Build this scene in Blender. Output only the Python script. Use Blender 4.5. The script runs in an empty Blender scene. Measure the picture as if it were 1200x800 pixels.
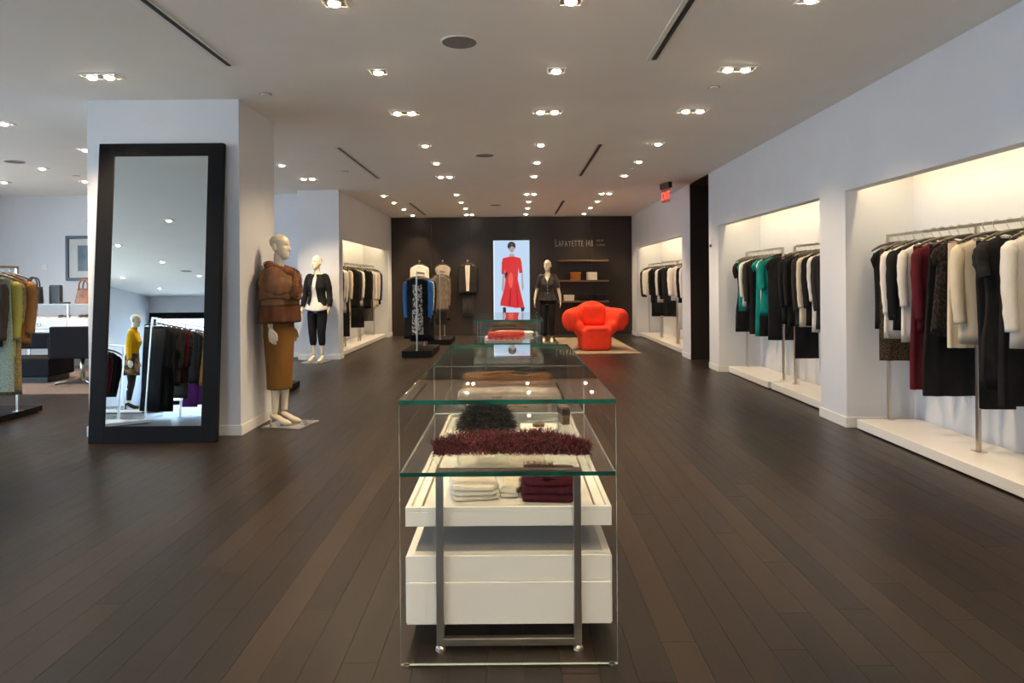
import bpy, math, random
from mathutils import Vector, Matrix, noise
R = math.radians
random.seed(7)
sc = bpy.context.scene
col = sc.collection

# ---------------------------------------------------------------- camera
cam_d = bpy.data.cameras.new('camera')
cam = bpy.data.objects.new('camera', cam_d)
col.objects.link(cam)
cam.location = (0, 0, 1.38)
cam.rotation_euler = (R(90), 0.0075, 0)
cam_d.lens = 24; cam_d.sensor_width = 36; cam_d.sensor_fit = 'HORIZONTAL'
cam_d.shift_y = -70/1200
cam_d.clip_start = 0.05; cam_d.clip_end = 200
sc.camera = cam

# ---------------------------------------------------------------- world, light levels, exposure
SKY = (0.56, 0.76, 1.0); SKY_STRENGTH = 3.7
WARM = (1.0, 0.75, 0.47)
STRIP_C = (1.0, .77, .42)
SPOT_W = 90.0   # each ceiling downlight
STRIP_W = 2.1         # per metre of niche strip light
BULB = 20.0            # radiance of the lamp faces
SUN_W = 8.0
EXPOSURE = 1.36
w = bpy.data.worlds.new('sky'); sc.world = w; w.use_nodes = True
bg = w.node_tree.nodes['Background']
bg.inputs[0].default_value = (*SKY, 1); bg.inputs[1].default_value = SKY_STRENGTH
sc.view_settings.view_transform = 'Standard'
sc.view_settings.look = 'None'
sc.view_settings.gamma = 1.0
sc.view_settings.exposure = EXPOSURE
sc.view_settings.use_curve_mapping = False
sc.cycles.transparent_max_bounces = 40
sc.cycles.max_bounces = 10
sc.cycles.sample_clamp_indirect = 4.0
sc.cycles.caustics_reflective = True
sc.cycles.blur_glossy = 1.0
sc.cycles.caustics_refractive = False

def area_light(name, loc, rot, sx, sy, watts, color, portal=False):
    d = bpy.data.lights.new(name, 'AREA'); d.shape = 'RECTANGLE'; d.size = sx; d.size_y = sy
    d.energy = watts; d.color = color
    if portal: d.cycles.is_portal = True
    o = bpy.data.objects.new(name, d); col.objects.link(o)
    o.location = loc; o.rotation_euler = rot
    return o
sun_d = bpy.data.lights.new('sun', 'SUN'); sun_d.energy = SUN_W; sun_d.angle = R(3); sun_d.color = (1.0, .90, .76)
sun = bpy.data.objects.new('sun', sun_d); col.objects.link(sun); sun.rotation_euler = (R(-32), R(-24), 0); sun.location = (8, 12, 20)
# daylight enters by the shop front behind the camera and the side windows: portals on the window openings
area_light('storefront_portal', (-2.75, -2.98, 1.45), (R(90), 0, 0), 2.3, 2.7, 1, (1, 1, 1), True)
area_light('side_portal', (-10.33, 3.3, 1.5), (R(90), 0, R(-90)), 14.4, 2.6, 1, (1, 1, 1), True)
area_light('back_portal', (-8.95, -7.35, 1.3), (R(90), 0, 0), 2.4, 2.3, 1, (1, 1, 1), True)

# ---------------------------------------------------------------- mesh helpers
class MB:
    def __init__(s): s.v = []; s.f = []; s.m = []
    def add(s, vs, fs, mi=0):
        b = len(s.v); s.v += [tuple(x) for x in vs]
        for f in fs: s.f.append(tuple(b+i for i in f)); s.m.append(mi)
        return s
    def box(s, x0, x1, y0, y1, z0, z1, mi=0, sides=None):
        vs = [(x0,y0,z0),(x1,y0,z0),(x1,y1,z0),(x0,y1,z0),(x0,y0,z1),(x1,y0,z1),(x1,y1,z1),(x0,y1,z1)]
        fs = [(0,3,2,1),(4,5,6,7),(0,1,5,4),(1,2,6,5),(2,3,7,6),(3,0,4,7)]
        b = len(s.v); s.v += vs
        for i, f in enumerate(fs):
            s.f.append(tuple(b+k for k in f)); s.m.append(mi if sides is None else sides[i])
        return s
    def loft(s, rings, closed=True, cap=True, mi=0):
        n = len(rings[0]); b = len(s.v)
        for r in rings: s.v += [tuple(p) for p in r]
        for i in range(len(rings)-1):
            for j in range(n if closed else n-1):
                k = (j+1) % n
                s.f.append((b+i*n+j, b+i*n+k, b+(i+1)*n+k, b+(i+1)*n+j)); s.m.append(mi)
        if cap and closed:
            s.f.append(tuple(b+j for j in reversed(range(n)))); s.m.append(mi)
            s.f.append(tuple(b+(len(rings)-1)*n+j for j in range(n))); s.m.append(mi)
        return s
    def tube(s, pts, rs, n=8, mi=0, el=1.0, cap=True, ref=None):
        """tube along pts; rs radius or list; el: ratio of second axis"""
        pts = [Vector(p) for p in pts]
        if not isinstance(rs, (list, tuple)): rs = [rs]*len(pts)
        rings = []; u = Vector(ref) if ref else None
        for i, p in enumerate(pts):
            t = (pts[min(i+1, len(pts)-1)] - pts[max(i-1, 0)]).normalized()
            if u is None:
                u = Vector((1,0,0)) if abs(t.x) < .8 else Vector((0,1,0))
            u = (u - t*u.dot(t)).normalized(); v = t.cross(u)
            rings.append([p + u*(rs[i]*math.cos(a)) + v*(rs[i]*el*math.sin(a)) for a in [2*math.pi*k/n for k in range(n)]])
        return s.loft(rings, True, cap, mi)
    def disc(s, c, r, axis, h, n=16, mi=0):
        a = Vector(axis).normalized(); c = Vector(c)
        return s.tube([c, c+a*h], r, n, mi)
    def build(s, name, mat, parent=None, smooth=False, bev=0, kind=None, sub=0):
        me = bpy.data.meshes.new(name); me.from_pydata(s.v, [], s.f); me.update()
        mats = mat if isinstance(mat, (list, tuple)) else [mat]
        for m in mats: me.materials.append(m)
        if len(mats) > 1: me.polygons.foreach_set('material_index', s.m)
        if smooth: me.polygons.foreach_set('use_smooth', [True]*len(me.polygons))
        return link(name, me, parent, bev, kind, sub)
def link(name, me, parent=None, bev=0, kind=None, sub=0):
    o = bpy.data.objects.new(name, me); col.objects.link(o)
    if parent: o.parent = parent
    if bev:
        m = o.modifiers.new('bevel', 'BEVEL'); m.width = bev; m.segments = 2; m.limit_method = 'ANGLE'
    if sub:
        m = o.modifiers.new('subd', 'SUBSURF'); m.levels = sub; m.render_levels = sub
    if kind: o['kind'] = kind
    return o
def thing(name, label, cat, loc=(0,0,0), rz=0, group=None):
    o = bpy.data.objects.new(name, None); col.objects.link(o); o.empty_display_size = .1
    o.location = loc; o.rotation_euler = (0,0,rz); tag(o, label, cat, group)
    return o
def tag(o, label, cat, group=None):
    o['label'] = label; o['category'] = cat
    if group: o['group'] = group
    return o
def struct(name, mb, mat, **k):
    o = mb.build(name, mat, **k); o['kind'] = 'structure'; return o
def bx(*a): return MB().box(*a)
def copy_tree(o, parent=None):
    c = o.copy(); col.objects.link(c); c.parent = parent
    for ch in list(o.children): copy_tree(ch, c)
    return c
def lerp(tab, t):
    for (a, va), (b, vb) in zip(tab, tab[1:]):
        if t <= b:
            k = (t-a)/(b-a) if b > a else 0
            k = k*k*(3-2*k)*.5 + k*.5
            return va+(vb-va)*k
    return tab[-1][1]
def remeshed(name, mb, vox, smooth_it=4, target=None):
    me = bpy.data.meshes.new('tmp'); me.from_pydata(mb.v, [], mb.f); me.update()
    o = bpy.data.objects.new('tmp', me); col.objects.link(o)
    r = o.modifiers.new('r', 'REMESH'); r.mode = 'VOXEL'; r.voxel_size = vox
    if smooth_it:
        s = o.modifiers.new('s', 'SMOOTH'); s.iterations = smooth_it; s.factor = .5
    dg = bpy.context.evaluated_depsgraph_get()
    out = bpy.data.meshes.new_from_object(o.evaluated_get(dg)); out.name = name
    bpy.data.objects.remove(o); bpy.data.meshes.remove(me)
    out.polygons.foreach_set('use_smooth', [True]*len(out.polygons))
    return out

def smooth_path(pts, rr, k=4):
    P = [Vector(p) for p in pts]; out = []; ro = []
    for i in range(len(P)-1):
        p0, p1, p2, p3 = P[max(i-1, 0)], P[i], P[i+1], P[min(i+2, len(P)-1)]
        for j in range(k):
            t = j/k
            out.append(.5*((2*p1)+(p2-p0)*t+(2*p0-5*p1+4*p2-p3)*t*t+(3*p1-p0-3*p2+p3)*t**3)); ro.append(rr[i]+(rr[i+1]-rr[i])*(t*t*(3-2*t)))
    return out+[P[-1]], ro+[rr[-1]]

# ---------------------------------------------------------------- materials
MATS = {}
def nt(name):
    m = bpy.data.materials.new(name); m.use_nodes = True
    t = m.node_tree; return m, t, t.nodes, t.links, t.nodes['Principled BSDF']
def mat(name, c, rough=.6, metal=0, spec=.5, var=0, scale=30, stretch=(1,1,1), bump=0, c2=None, sheen=0):
    if name in MATS: return MATS[name]
    m, t, N, L, p = nt(name)
    p.inputs['Base Color'].default_value = (*c, 1); p.inputs['Roughness'].default_value = rough
    p.inputs['Metallic'].default_value = metal; p.inputs['Specular IOR Level'].default_value = spec
    if sheen: p.inputs['Sheen Weight'].default_value = sheen
    if var or bump or c2:
        tc = N.new('ShaderNodeTexCoord'); mp = N.new('ShaderNodeMapping'); mp.inputs['Scale'].default_value = stretch
        L.new(tc.outputs['Object'], mp.inputs['Vector'])
        nz = N.new('ShaderNodeTexNoise'); nz.inputs['Scale'].default_value = scale; nz.inputs['Detail'].default_value = 4
        L.new(mp.outputs[0], nz.inputs['Vector'])
        if var or c2:
            rp = N.new('ShaderNodeValToRGB')
            a = tuple(x*(1-var) for x in c); b = c2 or tuple(min(1, x*(1+var)) for x in c)
            rp.color_ramp.elements[0].color = (*a, 1); rp.color_ramp.elements[1].color = (*b, 1)
            rp.color_ramp.elements[0].position = .35; rp.color_ramp.elements[1].position = .65
            L.new(nz.outputs[0], rp.inputs[0]); L.new(rp.outputs[0], p.inputs['Base Color'])
        if bump:
            bp = N.new('ShaderNodeBump'); bp.inputs['Strength'].default_value = bump; bp.inputs['Distance'].default_value = .01
            L.new(nz.outputs[0], bp.inputs['Height']); L.new(bp.outputs[0], p.inputs['Normal'])
    MATS[name] = m; return m
def cloth(name, c, var=.12, scale=14, rough=.9, bump=.15):
    return mat('cloth_'+name, c, rough, 0, .25, var, scale, (1,1,.35), bump)
def emit(name, c, s):
    m, t, N, L, p = nt(name)
    p.inputs['Base Color'].default_value = (0,0,0,1)
    p.inputs['Emission Color'].default_value = (*c, 1); p.inputs['Emission Strength'].default_value = s
    return m
def thin_glass(name, tint, refl=(1,1,1), f0=.04):
    m, t, N, L, p = nt(name); N.remove(p)
    out = N['Material Output']
    tr = N.new('ShaderNodeBsdfTransparent'); tr.inputs[0].default_value = (*tint, 1)
    gl = N.new('ShaderNodeBsdfGlossy'); gl.inputs['Roughness'].default_value = 0.0; gl.inputs[0].default_value = (*refl, 1)
    lw = N.new('ShaderNodeLayerWeight'); lw.inputs['Blend'].default_value = .5
    pw = N.new('ShaderNodeMath'); pw.operation = 'POWER'; pw.inputs[1].default_value = 5
    ml = N.new('ShaderNodeMath'); ml.operation = 'MULTIPLY_ADD'; ml.inputs[1].default_value = 1-f0; ml.inputs[2].default_value = f0
    mx = N.new('ShaderNodeMixShader')
    L.new(lw.outputs['Facing'], pw.inputs[0]); L.new(pw.outputs[0], ml.inputs[0]); L.new(ml.outputs[0], mx.inputs[0])
    L.new(tr.outputs[0], mx.inputs[1]); L.new(gl.outputs[0], mx.inputs[2]); L.new(mx.outputs[0], out.inputs[0])
    return m
def pattern_mat(name, kind, c1, c2, scale, rough=.9, stretch=(1,1,1), thr=.5):
    """woven / printed fabrics: voronoi, check or wave of two colours"""
    m, t, N, L, p = nt(name); p.inputs['Roughness'].default_value = rough; p.inputs['Specular IOR Level'].default_value = .25
    tc = N.new('ShaderNodeTexCoord'); mp = N.new('ShaderNodeMapping'); mp.inputs['Scale'].default_value = stretch
    L.new(tc.outputs['Object'], mp.inputs['Vector'])
    if kind == 'voronoi':
        x = N.new('ShaderNodeTexVoronoi'); x.inputs['Scale'].default_value = scale; o = x.outputs['Distance']
    elif kind == 'noise':
        x = N.new('ShaderNodeTexNoise'); x.inputs['Scale'].default_value = scale; x.inputs['Detail'].default_value = 3; o = x.outputs[0]
    else:
        x = N.new('ShaderNodeTexChecker'); x.inputs['Scale'].default_value = scale; o = x.outputs['Fac']
    L.new(mp.outputs[0], x.inputs['Vector'])
    rp = N.new('ShaderNodeValToRGB'); rp.color_ramp.elements[0].position = thr-.06; rp.color_ramp.elements[1].position = thr+.06
    rp.color_ramp.elements[0].color = (*c1, 1); rp.color_ramp.elements[1].color = (*c2, 1)
    L.new(o, rp.inputs[0]); L.new(rp.outputs[0], p.inputs['Base Color'])
    return m
def wood_mat(name, cols, rough, axis_scale, plank_random=True, grain=1.0, spec=.5):
    """grain stretched along one axis; each plank gets its own tone"""
    m, t, N, L, p = nt(name)
    geo = N.new('ShaderNodeNewGeometry'); oi = N.new('ShaderNodeObjectInfo')
    ad = N.new('ShaderNodeMath'); ad.operation = 'ADD'; fr = N.new('ShaderNodeMath'); fr.operation = 'FRACT'
    L.new(oi.outputs['Random'], ad.inputs[0]); L.new(geo.outputs['Random Per Island'], ad.inputs[1]); L.new(ad.outputs[0], fr.inputs[0])
    off = N.new('ShaderNodeVectorMath'); off.operation = 'SCALE'; off.inputs[0].default_value = (13, 29, 7); L.new(fr.outputs[0], off.inputs['Scale'])
    av = N.new('ShaderNodeVectorMath'); av.operation = 'ADD'; L.new(geo.outputs['Position'], av.inputs[0]); L.new(off.outputs[0], av.inputs[1])
    mp = N.new('ShaderNodeMapping'); mp.inputs['Scale'].default_value = axis_scale; L.new(av.outputs[0], mp.inputs['Vector'])
    nz = N.new('ShaderNodeTexNoise'); nz.inputs['Scale'].default_value = 4; nz.inputs['Detail'].default_value = 6; nz.inputs['Distortion'].default_value = .6
    L.new(mp.outputs[0], nz.inputs['Vector'])
    mixf = N.new('ShaderNodeMath'); mixf.operation = 'MULTIPLY_ADD'; mixf.inputs[1].default_value = .45 if plank_random else .05
    sc2 = N.new('ShaderNodeMath'); sc2.operation = 'MULTIPLY'; sc2.inputs[1].default_value = .55*grain
    L.new(nz.outputs[0], sc2.inputs[0]); L.new(fr.outputs[0], mixf.inputs[0]); L.new(sc2.outputs[0], mixf.inputs[2])
    rp = N.new('ShaderNodeValToRGB'); e = rp.color_ramp.elements
    e[0].position = .1; e[0].color = (*cols[0], 1); e[1].position = .8; e[1].color = (*cols[2], 1)
    k = e.new(.45); k.color = (*cols[1], 1)
    L.new(mixf.outputs[0], rp.inputs[0]); L.new(rp.outputs[0], p.inputs['Base Color'])
    rr = N.new('ShaderNodeMapRange'); rr.inputs['To Min'].default_value = rough-.05; rr.inputs['To Max'].default_value = rough+.08
    L.new(nz.outputs[0], rr.inputs['Value']); L.new(rr.outputs[0], p.inputs['Roughness'])
    bp = N.new('ShaderNodeBump'); bp.inputs['Strength'].default_value = .06; bp.inputs['Distance'].default_value = .01
    L.new(nz.outputs[0], bp.inputs['Height']); L.new(bp.outputs[0], p.inputs['Normal'])
    p.inputs['Specular IOR Level'].default_value = spec
    return m

FLOOR_M = wood_mat('dark_oak_floor', ((.0075,.0052,.0040),(.0140,.0090,.0060),(.029,.0175,.0100)), .36, (9, .8, 9))
PANEL_M = wood_mat('dark_wood_panel', ((.012,.008,.006),(.020,.013,.009),(.032,.020,.013)), .38, (12, 12, .5), True, 1.0)
WHITE = mat('white_paint', (.68,.69,.73), .75, var=.015, scale=3)
CEIL_M = mat('ceiling_paint', (.92,.88,.83), .8, var=.012, scale=2)
BASE_M = mat('white_trim_paint', (.80,.78,.75), .45)
LACQ = mat('white_lacquer', (.82,.80,.76), .18)
CHROME = mat('brushed_steel', (.62,.56,.49), .28, 1)
NICKEL = mat('satin_nickel', (.58,.53,.46), .3, 1)
DARKM = mat('dark_metal', (.05,.045,.04), .35, .8)
BLACKPL = mat('black_plastic', (.02,.02,.02), .4)
HANG_M = mat('hanger_taupe', (.085,.070,.052), .45)
GLASS = thin_glass('clear_glass', (.975,.987,.980))
PANE = thin_glass('window_glass', (.95,.97,.97))
EDGE = mat('green_glass_edge', (.008,.080,.058), .12, 0, .8, var=.5, scale=9)
EDGE2 = mat('pale_glass_edge', (.42,.52,.48), .2, 0, .8)
MIRROR = mat('mirror_silver', (.78,.85,.88), .0, 1)
FRAME_M = wood_mat('espresso_frame', ((.006,.005,.005),(.008,.007,.007),(.013,.010,.010)), .5, (12, 12, .6), False, 1.0, .12)
MANN = mat('mannequin_cream', (.72,.62,.46), .38)
BULB_M = emit('lamp_face', (1.0, .82, .58), BULB)
STRIP_M = emit('strip_face', (1.0, .80, .52), 3.0)

# ================================================================ THE SETTING
XR, XL, H, YB = 3.11, -3.12, 3.06, 17.7
# ---- floor: slab, then planks
floor = struct('floor', bx(-10.55, 4.6, -7.6, 17.9, -.15, -.004), FLOOR_M)
PW = .132
PLEN = (.9, 1.2, 1.5, 1.8, 2.1)
pm = {}
def plank_mesh(L):
    if L not in pm:
        m = MB(); g = .0002; c = .0006
        x0, x1, y0, y1 = g, PW-g, g, L-g
        m.v = [(x0,y0,-.004),(x1,y0,-.004),(x1,y1,-.004),(x0,y1,-.004),(x0+c,y0+c,0),(x1-c,y0+c,0),(x1-c,y1-c,0),(x0+c,y1-c,0)]
        m.f = [(4,5,6,7),(0,1,5,4),(1,2,6,5),(2,3,7,6),(3,0,4,7)]; m.m = [0]*5
        me = bpy.data.meshes.new('plank'); me.from_pydata(m.v, [], m.f); me.materials.append(FLOOR_M); pm[L] = (me, m)
    return pm[L]
rp = random.Random(3)
planks = []
x = -10.0
while x + PW <= 3.70:
    y = 1.2 - rp.random()*1.5
    while y < 17.7:
        L = rp.choice(PLEN); L = L if y+L <= 17.7 else None
        if L is None: break
        yc = max(y+L/2, 2.4)
        inside = abs(x) < .78*(y+L) and y+L > 2.3
        planks.append((L/yc**3 if inside else 0, x, y, L))
        y += L
    x += PW
planks.sort(reverse=True)
for s, x, y, L in planks[:290]:
    o = link('plank', plank_mesh(L)[0], floor); o.location = (x, y, 0)
far = MB()
for s, x, y, L in planks[290:]:
    m = plank_mesh(L)[1]; far.add([(vx+x, vy+y, vz) for vx, vy, vz in m.v], m.f)
far.build('plank_field', FLOOR_M, floor, kind='stuff')
# ---- ceiling
struct('ceiling', bx(-10.55, 4.6, -7.6, 17.9, H, H+.2), CEIL_M)

# ---- right wall with three niches and a dark passage
NZ = 2.205            # underside of the niche fascias
wr = struct('wall_right', bx(3.74, 3.86, -3.0, 10.77, 0, H), WHITE)
for nm, b in (('pier', bx(XR, 3.74, -3.0, 3.2, 0, H)), ('pier', bx(XR, 3.74, 6.36, 6.89, 0, H)), ('pier', bx(XR, 3.74, 10.28, 10.77, 0, H)),
              ('pier', bx(XR, 3.74, 11.92, 12.47, 0, H)), ('pier', bx(XR, 3.74, 17.1, 17.7, 0, H)),
              ('niche_back', bx(3.74, 3.86, 11.92, 17.9, 0, H)),
              ('header', bx(XR, 3.23, 3.2, 6.36, NZ, H)), ('header', bx(XR, 3.23, 6.89, 10.28, NZ, H)), ('header', bx(XR, 3.23, 12.47, 17.1, NZ, H)),
              ('niche_ceiling', bx(3.23, 3.74, 3.2, 6.36, 2.56, 2.6)), ('niche_ceiling', bx(3.23, 3.74, 6.89, 10.28, 2.56, 2.6)),
              ('niche_ceiling', bx(3.23, 3.74, 12.47, 17.1, 2.56, 2.6))):
    b.build(nm, WHITE, wr)
for nm, b in (('dark_panel', bx(XR+.005, 4.5, 11.9, 11.92, 0, H)), ('dark_panel', bx(4.48, 4.5, 10.77, 11.9, 0, H)),
              ('dark_panel', bx(3.74, 4.5, 10.75, 10.77, 0, H)), ('soffit_shade', bx(XR+.005, 4.48, 10.77, 11.9, H-.012, H))):  # soffit's dark wood stands in for the shade of the unlit passage ceiling
    b.build(nm, PANEL_M, wr)
def baseboards(name, runs, parent_name=None):
    root = None
    for r in runs:
        m = bx(*r, 0, .095)
        if root is None: root = struct(name, m, BASE_M, bev=.003)
        else: m.build('baseboard_run', BASE_M, root, bev=.003)
t_ = .014
baseboards('baseboard_right', [(XR-t_, XR, 6.36-t_, 6.89+t_), (XR, 3.70, 6.36-t_, 6.36), (XR, 3.74, 6.89, 6.89+t_), (XR-t_, XR, 10.28-t_, 10.77), (XR, 3.74, 10.28-t_, 10.28),
                               (XR-t_, XR, 11.92, 12.47), (XR, 3.74, 12.47, 12.47+t_), (XR-t_, XR, 17.1-t_, 17.69), (XR-t_, XR, -2.9, 3.2)])
# ---- left wall with niche, block front, back wall of the left room
wl = struct('wall_left', bx(-3.87, -3.75, 12.6, 17.9, 0, H), WHITE)
for nm, b in (('pier', bx(-3.87, XL, 12.33, 12.6, 0, H)), ('pier', bx(-3.75, XL, 17.2, 17.7, 0, H)), ('header', bx(-3.24, XL, 12.6, 17.2, NZ, H)),
              ('niche_ceiling', bx(-3.75, -3.24, 12.6, 17.2, 2.56, 2.6))):
    b.build(nm, WHITE, wl)
baseboards('baseboard_left', [(-3.87, XL+t_, 12.33-t_, 12.33), (XL, XL+t_, 12.33, 12.6), (XL, XL+t_, 17.2, 17.69), (-9.9, -3.88, 12.8-t_, 12.8)])
struct('wall_left_room', bx(-10.55, -3.87, 12.8, 12.95, 0, H), WHITE)
# ---- pillar carrying the leaning mirror
PX0, PX1, PY0, PY1 = -3.86, -2.478, 6.216, 7.13
struct('pillar', bx(PX0, PX1, PY0, PY1, 0, H), WHITE)
baseboards('baseboard_pillar', [(PX0-t_, PX1+t_, PY0-t_, PY0), (PX1, PX1+t_, PY0, PY1+t_), (PX0-t_, PX0, PY0, PY1+t_), (PX0, PX1, PY1, PY1+t_)])
# ---- back wall, clad in dark wood panels
wb = struct('wall_back', bx(-3.87, 3.86, YB+.02, YB+.18, 0, H), PANEL_M)
n = 6; wdt = (XR-XL)/n
for i in range(n):
    bx(XL+i*wdt+.002, XL+(i+1)*wdt-.002, YB, YB+.02, .0, H-.002).build('panel', PANEL_M, wb, bev=.0015)
# ---- far sides (seen in the mirror) and the windows that let daylight in
struct('wall_far_left', bx(-10.55, -10.4, -7.6, -4.0, 0, H), WHITE)
wf = struct('wall_far_left_north', bx(-10.55, -10.4, 10.6, 12.95, 0, H), WHITE)
bx(-10.55, -10.4, -4.0, 10.6, 0, .15).build('sill', WHITE, wf); bx(-10.55, -10.4, -4.0, 10.6, 2.85, H).build('lintel', WHITE, wf)
wre = struct('wall_rear', bx(-7.6, -3.95, -7.6, -7.4, 0, H), WHITE)
bx(-10.4, -7.6, -7.6, -7.4, 2.6, H).build('lintel', WHITE, wre)
struct('wall_return', bx(-4.1, -3.95, -7.6, -3.0, 0, H), WHITE)
wfr = struct('wall_front', bx(-4.1, 3.86, -3.15, -3.0, 2.85, H), WHITE)
bx(-1.55, 3.86, -3.15, -3.0, 0, 2.85).build('pier', WHITE, wfr); bx(-4.1, -3.95, -3.15, -3.0, 0, 2.85).build('pier', WHITE, wfr)
bx(-3.95, -1.55, -3.15, -3.0, 0, .1).build('sill', WHITE, wfr)
def window(name, axis, c, a0, a1, z0, z1, nmul, fw, md):
    """glazed opening: frame bars, panes; axis 'x' spans X at Y=c, axis 'y' spans Y at X=c"""
    def B(u0, u1, w0, w1, zz0, zz1):
        return bx(u0, u1, c+w0, c+w1, zz0, zz1) if axis == 'x' else bx(c+w0, c+w1, u0, u1, zz0, zz1)
    root = struct(name, B(a0, a1, -.05, .05, z1-fw, z1), md)
    B(a0, a1, -.05, .05, z0, z0+fw*.7).build('frame', md, root)
    st = (a1-a0)/nmul
    for i in range(nmul+1):
        u = a0+i*st; u0 = min(max(u-fw/2, a0), a1-fw)
        B(u0, u0+fw, -.05, .05, z0+fw*.7, z1-fw).build('mullion', md, root)
    for i in range(nmul):
        B(a0+i*st+fw/2, a0+(i+1)*st-fw/2, -.006, .006, z0+fw*.7, z1-fw).build('pane', PANE, root)
window('added_window', 'x', -7.47, -10.39, -7.61, .0, 2.595, 1, .17, FRAME_M)  # dark-framed mirror built as an added window to let in daylight
window('window_2', 'x', -3.07, -3.94, -1.56, .1, 2.85, 2, .06, DARKM)
window('window_3', 'y', -10.47, -3.99, 10.59, .15, 2.85, 9, .06, DARKM)
PAVE = mat('pavement', (.50,.48,.45), .9, var=.1, scale=2)
struct('ground_street', bx(-40, 40, -40, 40, -.4, -.2), PAVE)

# ---------------------------------------------------------------- niche strip lights
def strip_light(side, y0, y1, label):
    s = 1 if side == 'r' else -1
    xc = s*3.275 if s > 0 else -3.285
    t = thing('strip_light', label, 'strip light', (xc, (y0+y1)/2, 2.5), 0, 'strip lights behind the niche fascias')
    L = y1-y0-.1
    bx(-.03, .03, -L/2, L/2, .02, .06).build('channel', BASE_M, t)
    bx(-.022, .022, -L/2, L/2, .008, .02).build('diffuser', STRIP_M, t)
    a = area_light('strip_lamp', (xc, (y0+y1)/2, 2.5), (0, R(-22*s), 0), .05, L, STRIP_W*L, STRIP_C)
    a.parent = t; a.location = (0, 0, 0); return t
strip_light('r', 3.2, 6.36, 'warm strip light hidden behind the fascia of the nearest right-hand niche')
strip_light('r', 6.89, 10.28, 'warm strip light hidden behind the fascia of the niche with teal clothes')
strip_light('r', 12.47, 17.1, 'warm strip light hidden behind the fascia of the farthest right-hand niche')
strip_light('l', 12.6, 17.2, 'warm strip light hidden behind the fascia of the left-hand niche')

# ---------------------------------------------------------------- recessed downlights
def dome(m, c, r, h, mi=0, n=10):
    rings = []
    for a in (0, 30, 60, 82):
        rr = r*math.cos(R(a)); zz = -h*math.sin(R(a))
        rings.append([(c[0]+rr*math.cos(2*math.pi*k/n), c[1]+rr*math.sin(2*math.pi*k/n), c[2]+zz) for k in range(n)])
    m.loft(rings, True, True, mi)
def make_downlight(two):
    t = thing('downlight', 'x', 'ceiling light')
    hw = .15 if two else .075; hd = .075
    fr = MB()
    for a in ((-hw, hw, -hd, -hd+.012), (-hw, hw, hd-.012, hd), (-hw, -hw+.012, -hd+.012, hd-.012), (hw-.012, hw, -hd+.012, hd-.012)):
        fr.box(*a, -.008, 0)
    fr.build('trim', BASE_M, t)
    bx(-hw+.012, hw-.012, -hd+.012, hd-.012, -.003, 0).build('reflector', NICKEL, t)
    for cx in ((-.07, .07) if two else (0,)):
        h = MB(); h.tube([(cx,0,-.003), (cx,0,-.012)], [.046,.044], 12); h.build('lamp_ring', CHROME, t)
        m = MB(); dome(m, (cx, 0, -.012), .038, .018); m.build('lamp', BULB_M, t, smooth=True)
    return t
dl = [make_downlight(False), make_downlight(True)]
dl_used = [False, False]
def spot(loc, tilt, az, watts, ang=78):
    d = bpy.data.lights.new('downlight_beam', 'SPOT'); d.energy = watts; d.color = WARM
    d.spot_size = R(ang); d.spot_blend = .9; d.shadow_soft_size = .035
    o = bpy.data.objects.new('downlight_beam', d); col.objects.link(o)
    return o, (R(tilt), 0, R(az))
rl = random.Random(11)
def downlight(x, y, label, two=False, tilt=None, az=None, k=1.0, grp='recessed ceiling downlights'):
    i = 1 if two else 0
    o = dl[i] if not dl_used[i] else copy_tree(dl[i]); dl_used[i] = True
    o.location = (x, y, H); o['label'] = label; o['group'] = grp
    for j in ((-.07, .07) if two else (0,)):
        tl = rl.uniform(0, 14) if tilt is None else tilt; a = rl.uniform(0, 360) if az is None else az
        s, rot = spot(None, tl, a, SPOT_W*k*(.6 if two else 1))
        s.parent = o; s.location = (j, 0, -.045); s.rotation_euler = rot
ORD = ['nearest', 'second', 'third', 'fourth', 'fifth', 'sixth', 'seventh', 'eighth', 'ninth', 'tenth', 'eleventh']
YS = (.05, 1.4, 2.75, 4.08, 5.43, 6.75, 8.36, 9.6, 10.86, 13.05, 14.3, 15.55, 16.93)
for xx, row, dbl in ((-1.05, 'row left of the speakers', (5, 8, 12)), (.365, 'row right of the speakers', (5, 9)), (1.80, 'row nearest the right wall', (4, 5, 9))):
    for i, yy in enumerate(YS):
        tl, az = (25, -90) if xx > 1 else (28, 88) if (xx < 0 and i in (5, 6)) else (None, None)
        if i < 3: tl, az = (22, 0) if abs(xx) < 1.5 else (22, -60)  # lamps near the camera are unseen, added to brighten the near table
        lab = f'recessed downlight, {ORD[i-2]} from the camera in the {row}' if i > 1 else f'added unseen downlight above the camera, {("behind", "over")[i]} it in the {row}'
        downlight(xx, yy, lab, i in dbl, tl, az, .34 if i < 3 else (.5 if i < 6 else .68) if xx > 1 else .5 if tl else 1.0)
for i, yy in enumerate((13.16, 14.29, 15.6, 17.0)):
    downlight(-2.46, yy, f'recessed downlight, {ORD[i]} in the short row beside the left niche wall', False, 2, 90, .8)
downlight(-3.3, 5.5, 'wide twin-lamp recessed downlight in front of the mirror pillar', True, 20, 20)
for x_, y_, l_ in ((-5.24, 7.06, 'recessed downlight at the left edge, nearest in the left room'), (-8.22, 11.07, 'recessed downlight farthest left, above the white display console'),
                   (-6.73, 9.8, 'recessed downlight beside the round speaker of the left room'), (-5.28, 8.47, 'recessed downlight just behind the top left of the pillar'),
                   (-6.89, 11.04, 'recessed downlight above the framed picture wall behind the pillar'), (-3.25, 9.67, 'recessed downlight between the pillar and the slot vent behind it')):
    downlight(x_, y_, l_)
downlight(-3.26, 10.95, 'twin-lamp recessed downlight before the mannequin in the black jacket', True, 22, 0)
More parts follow.
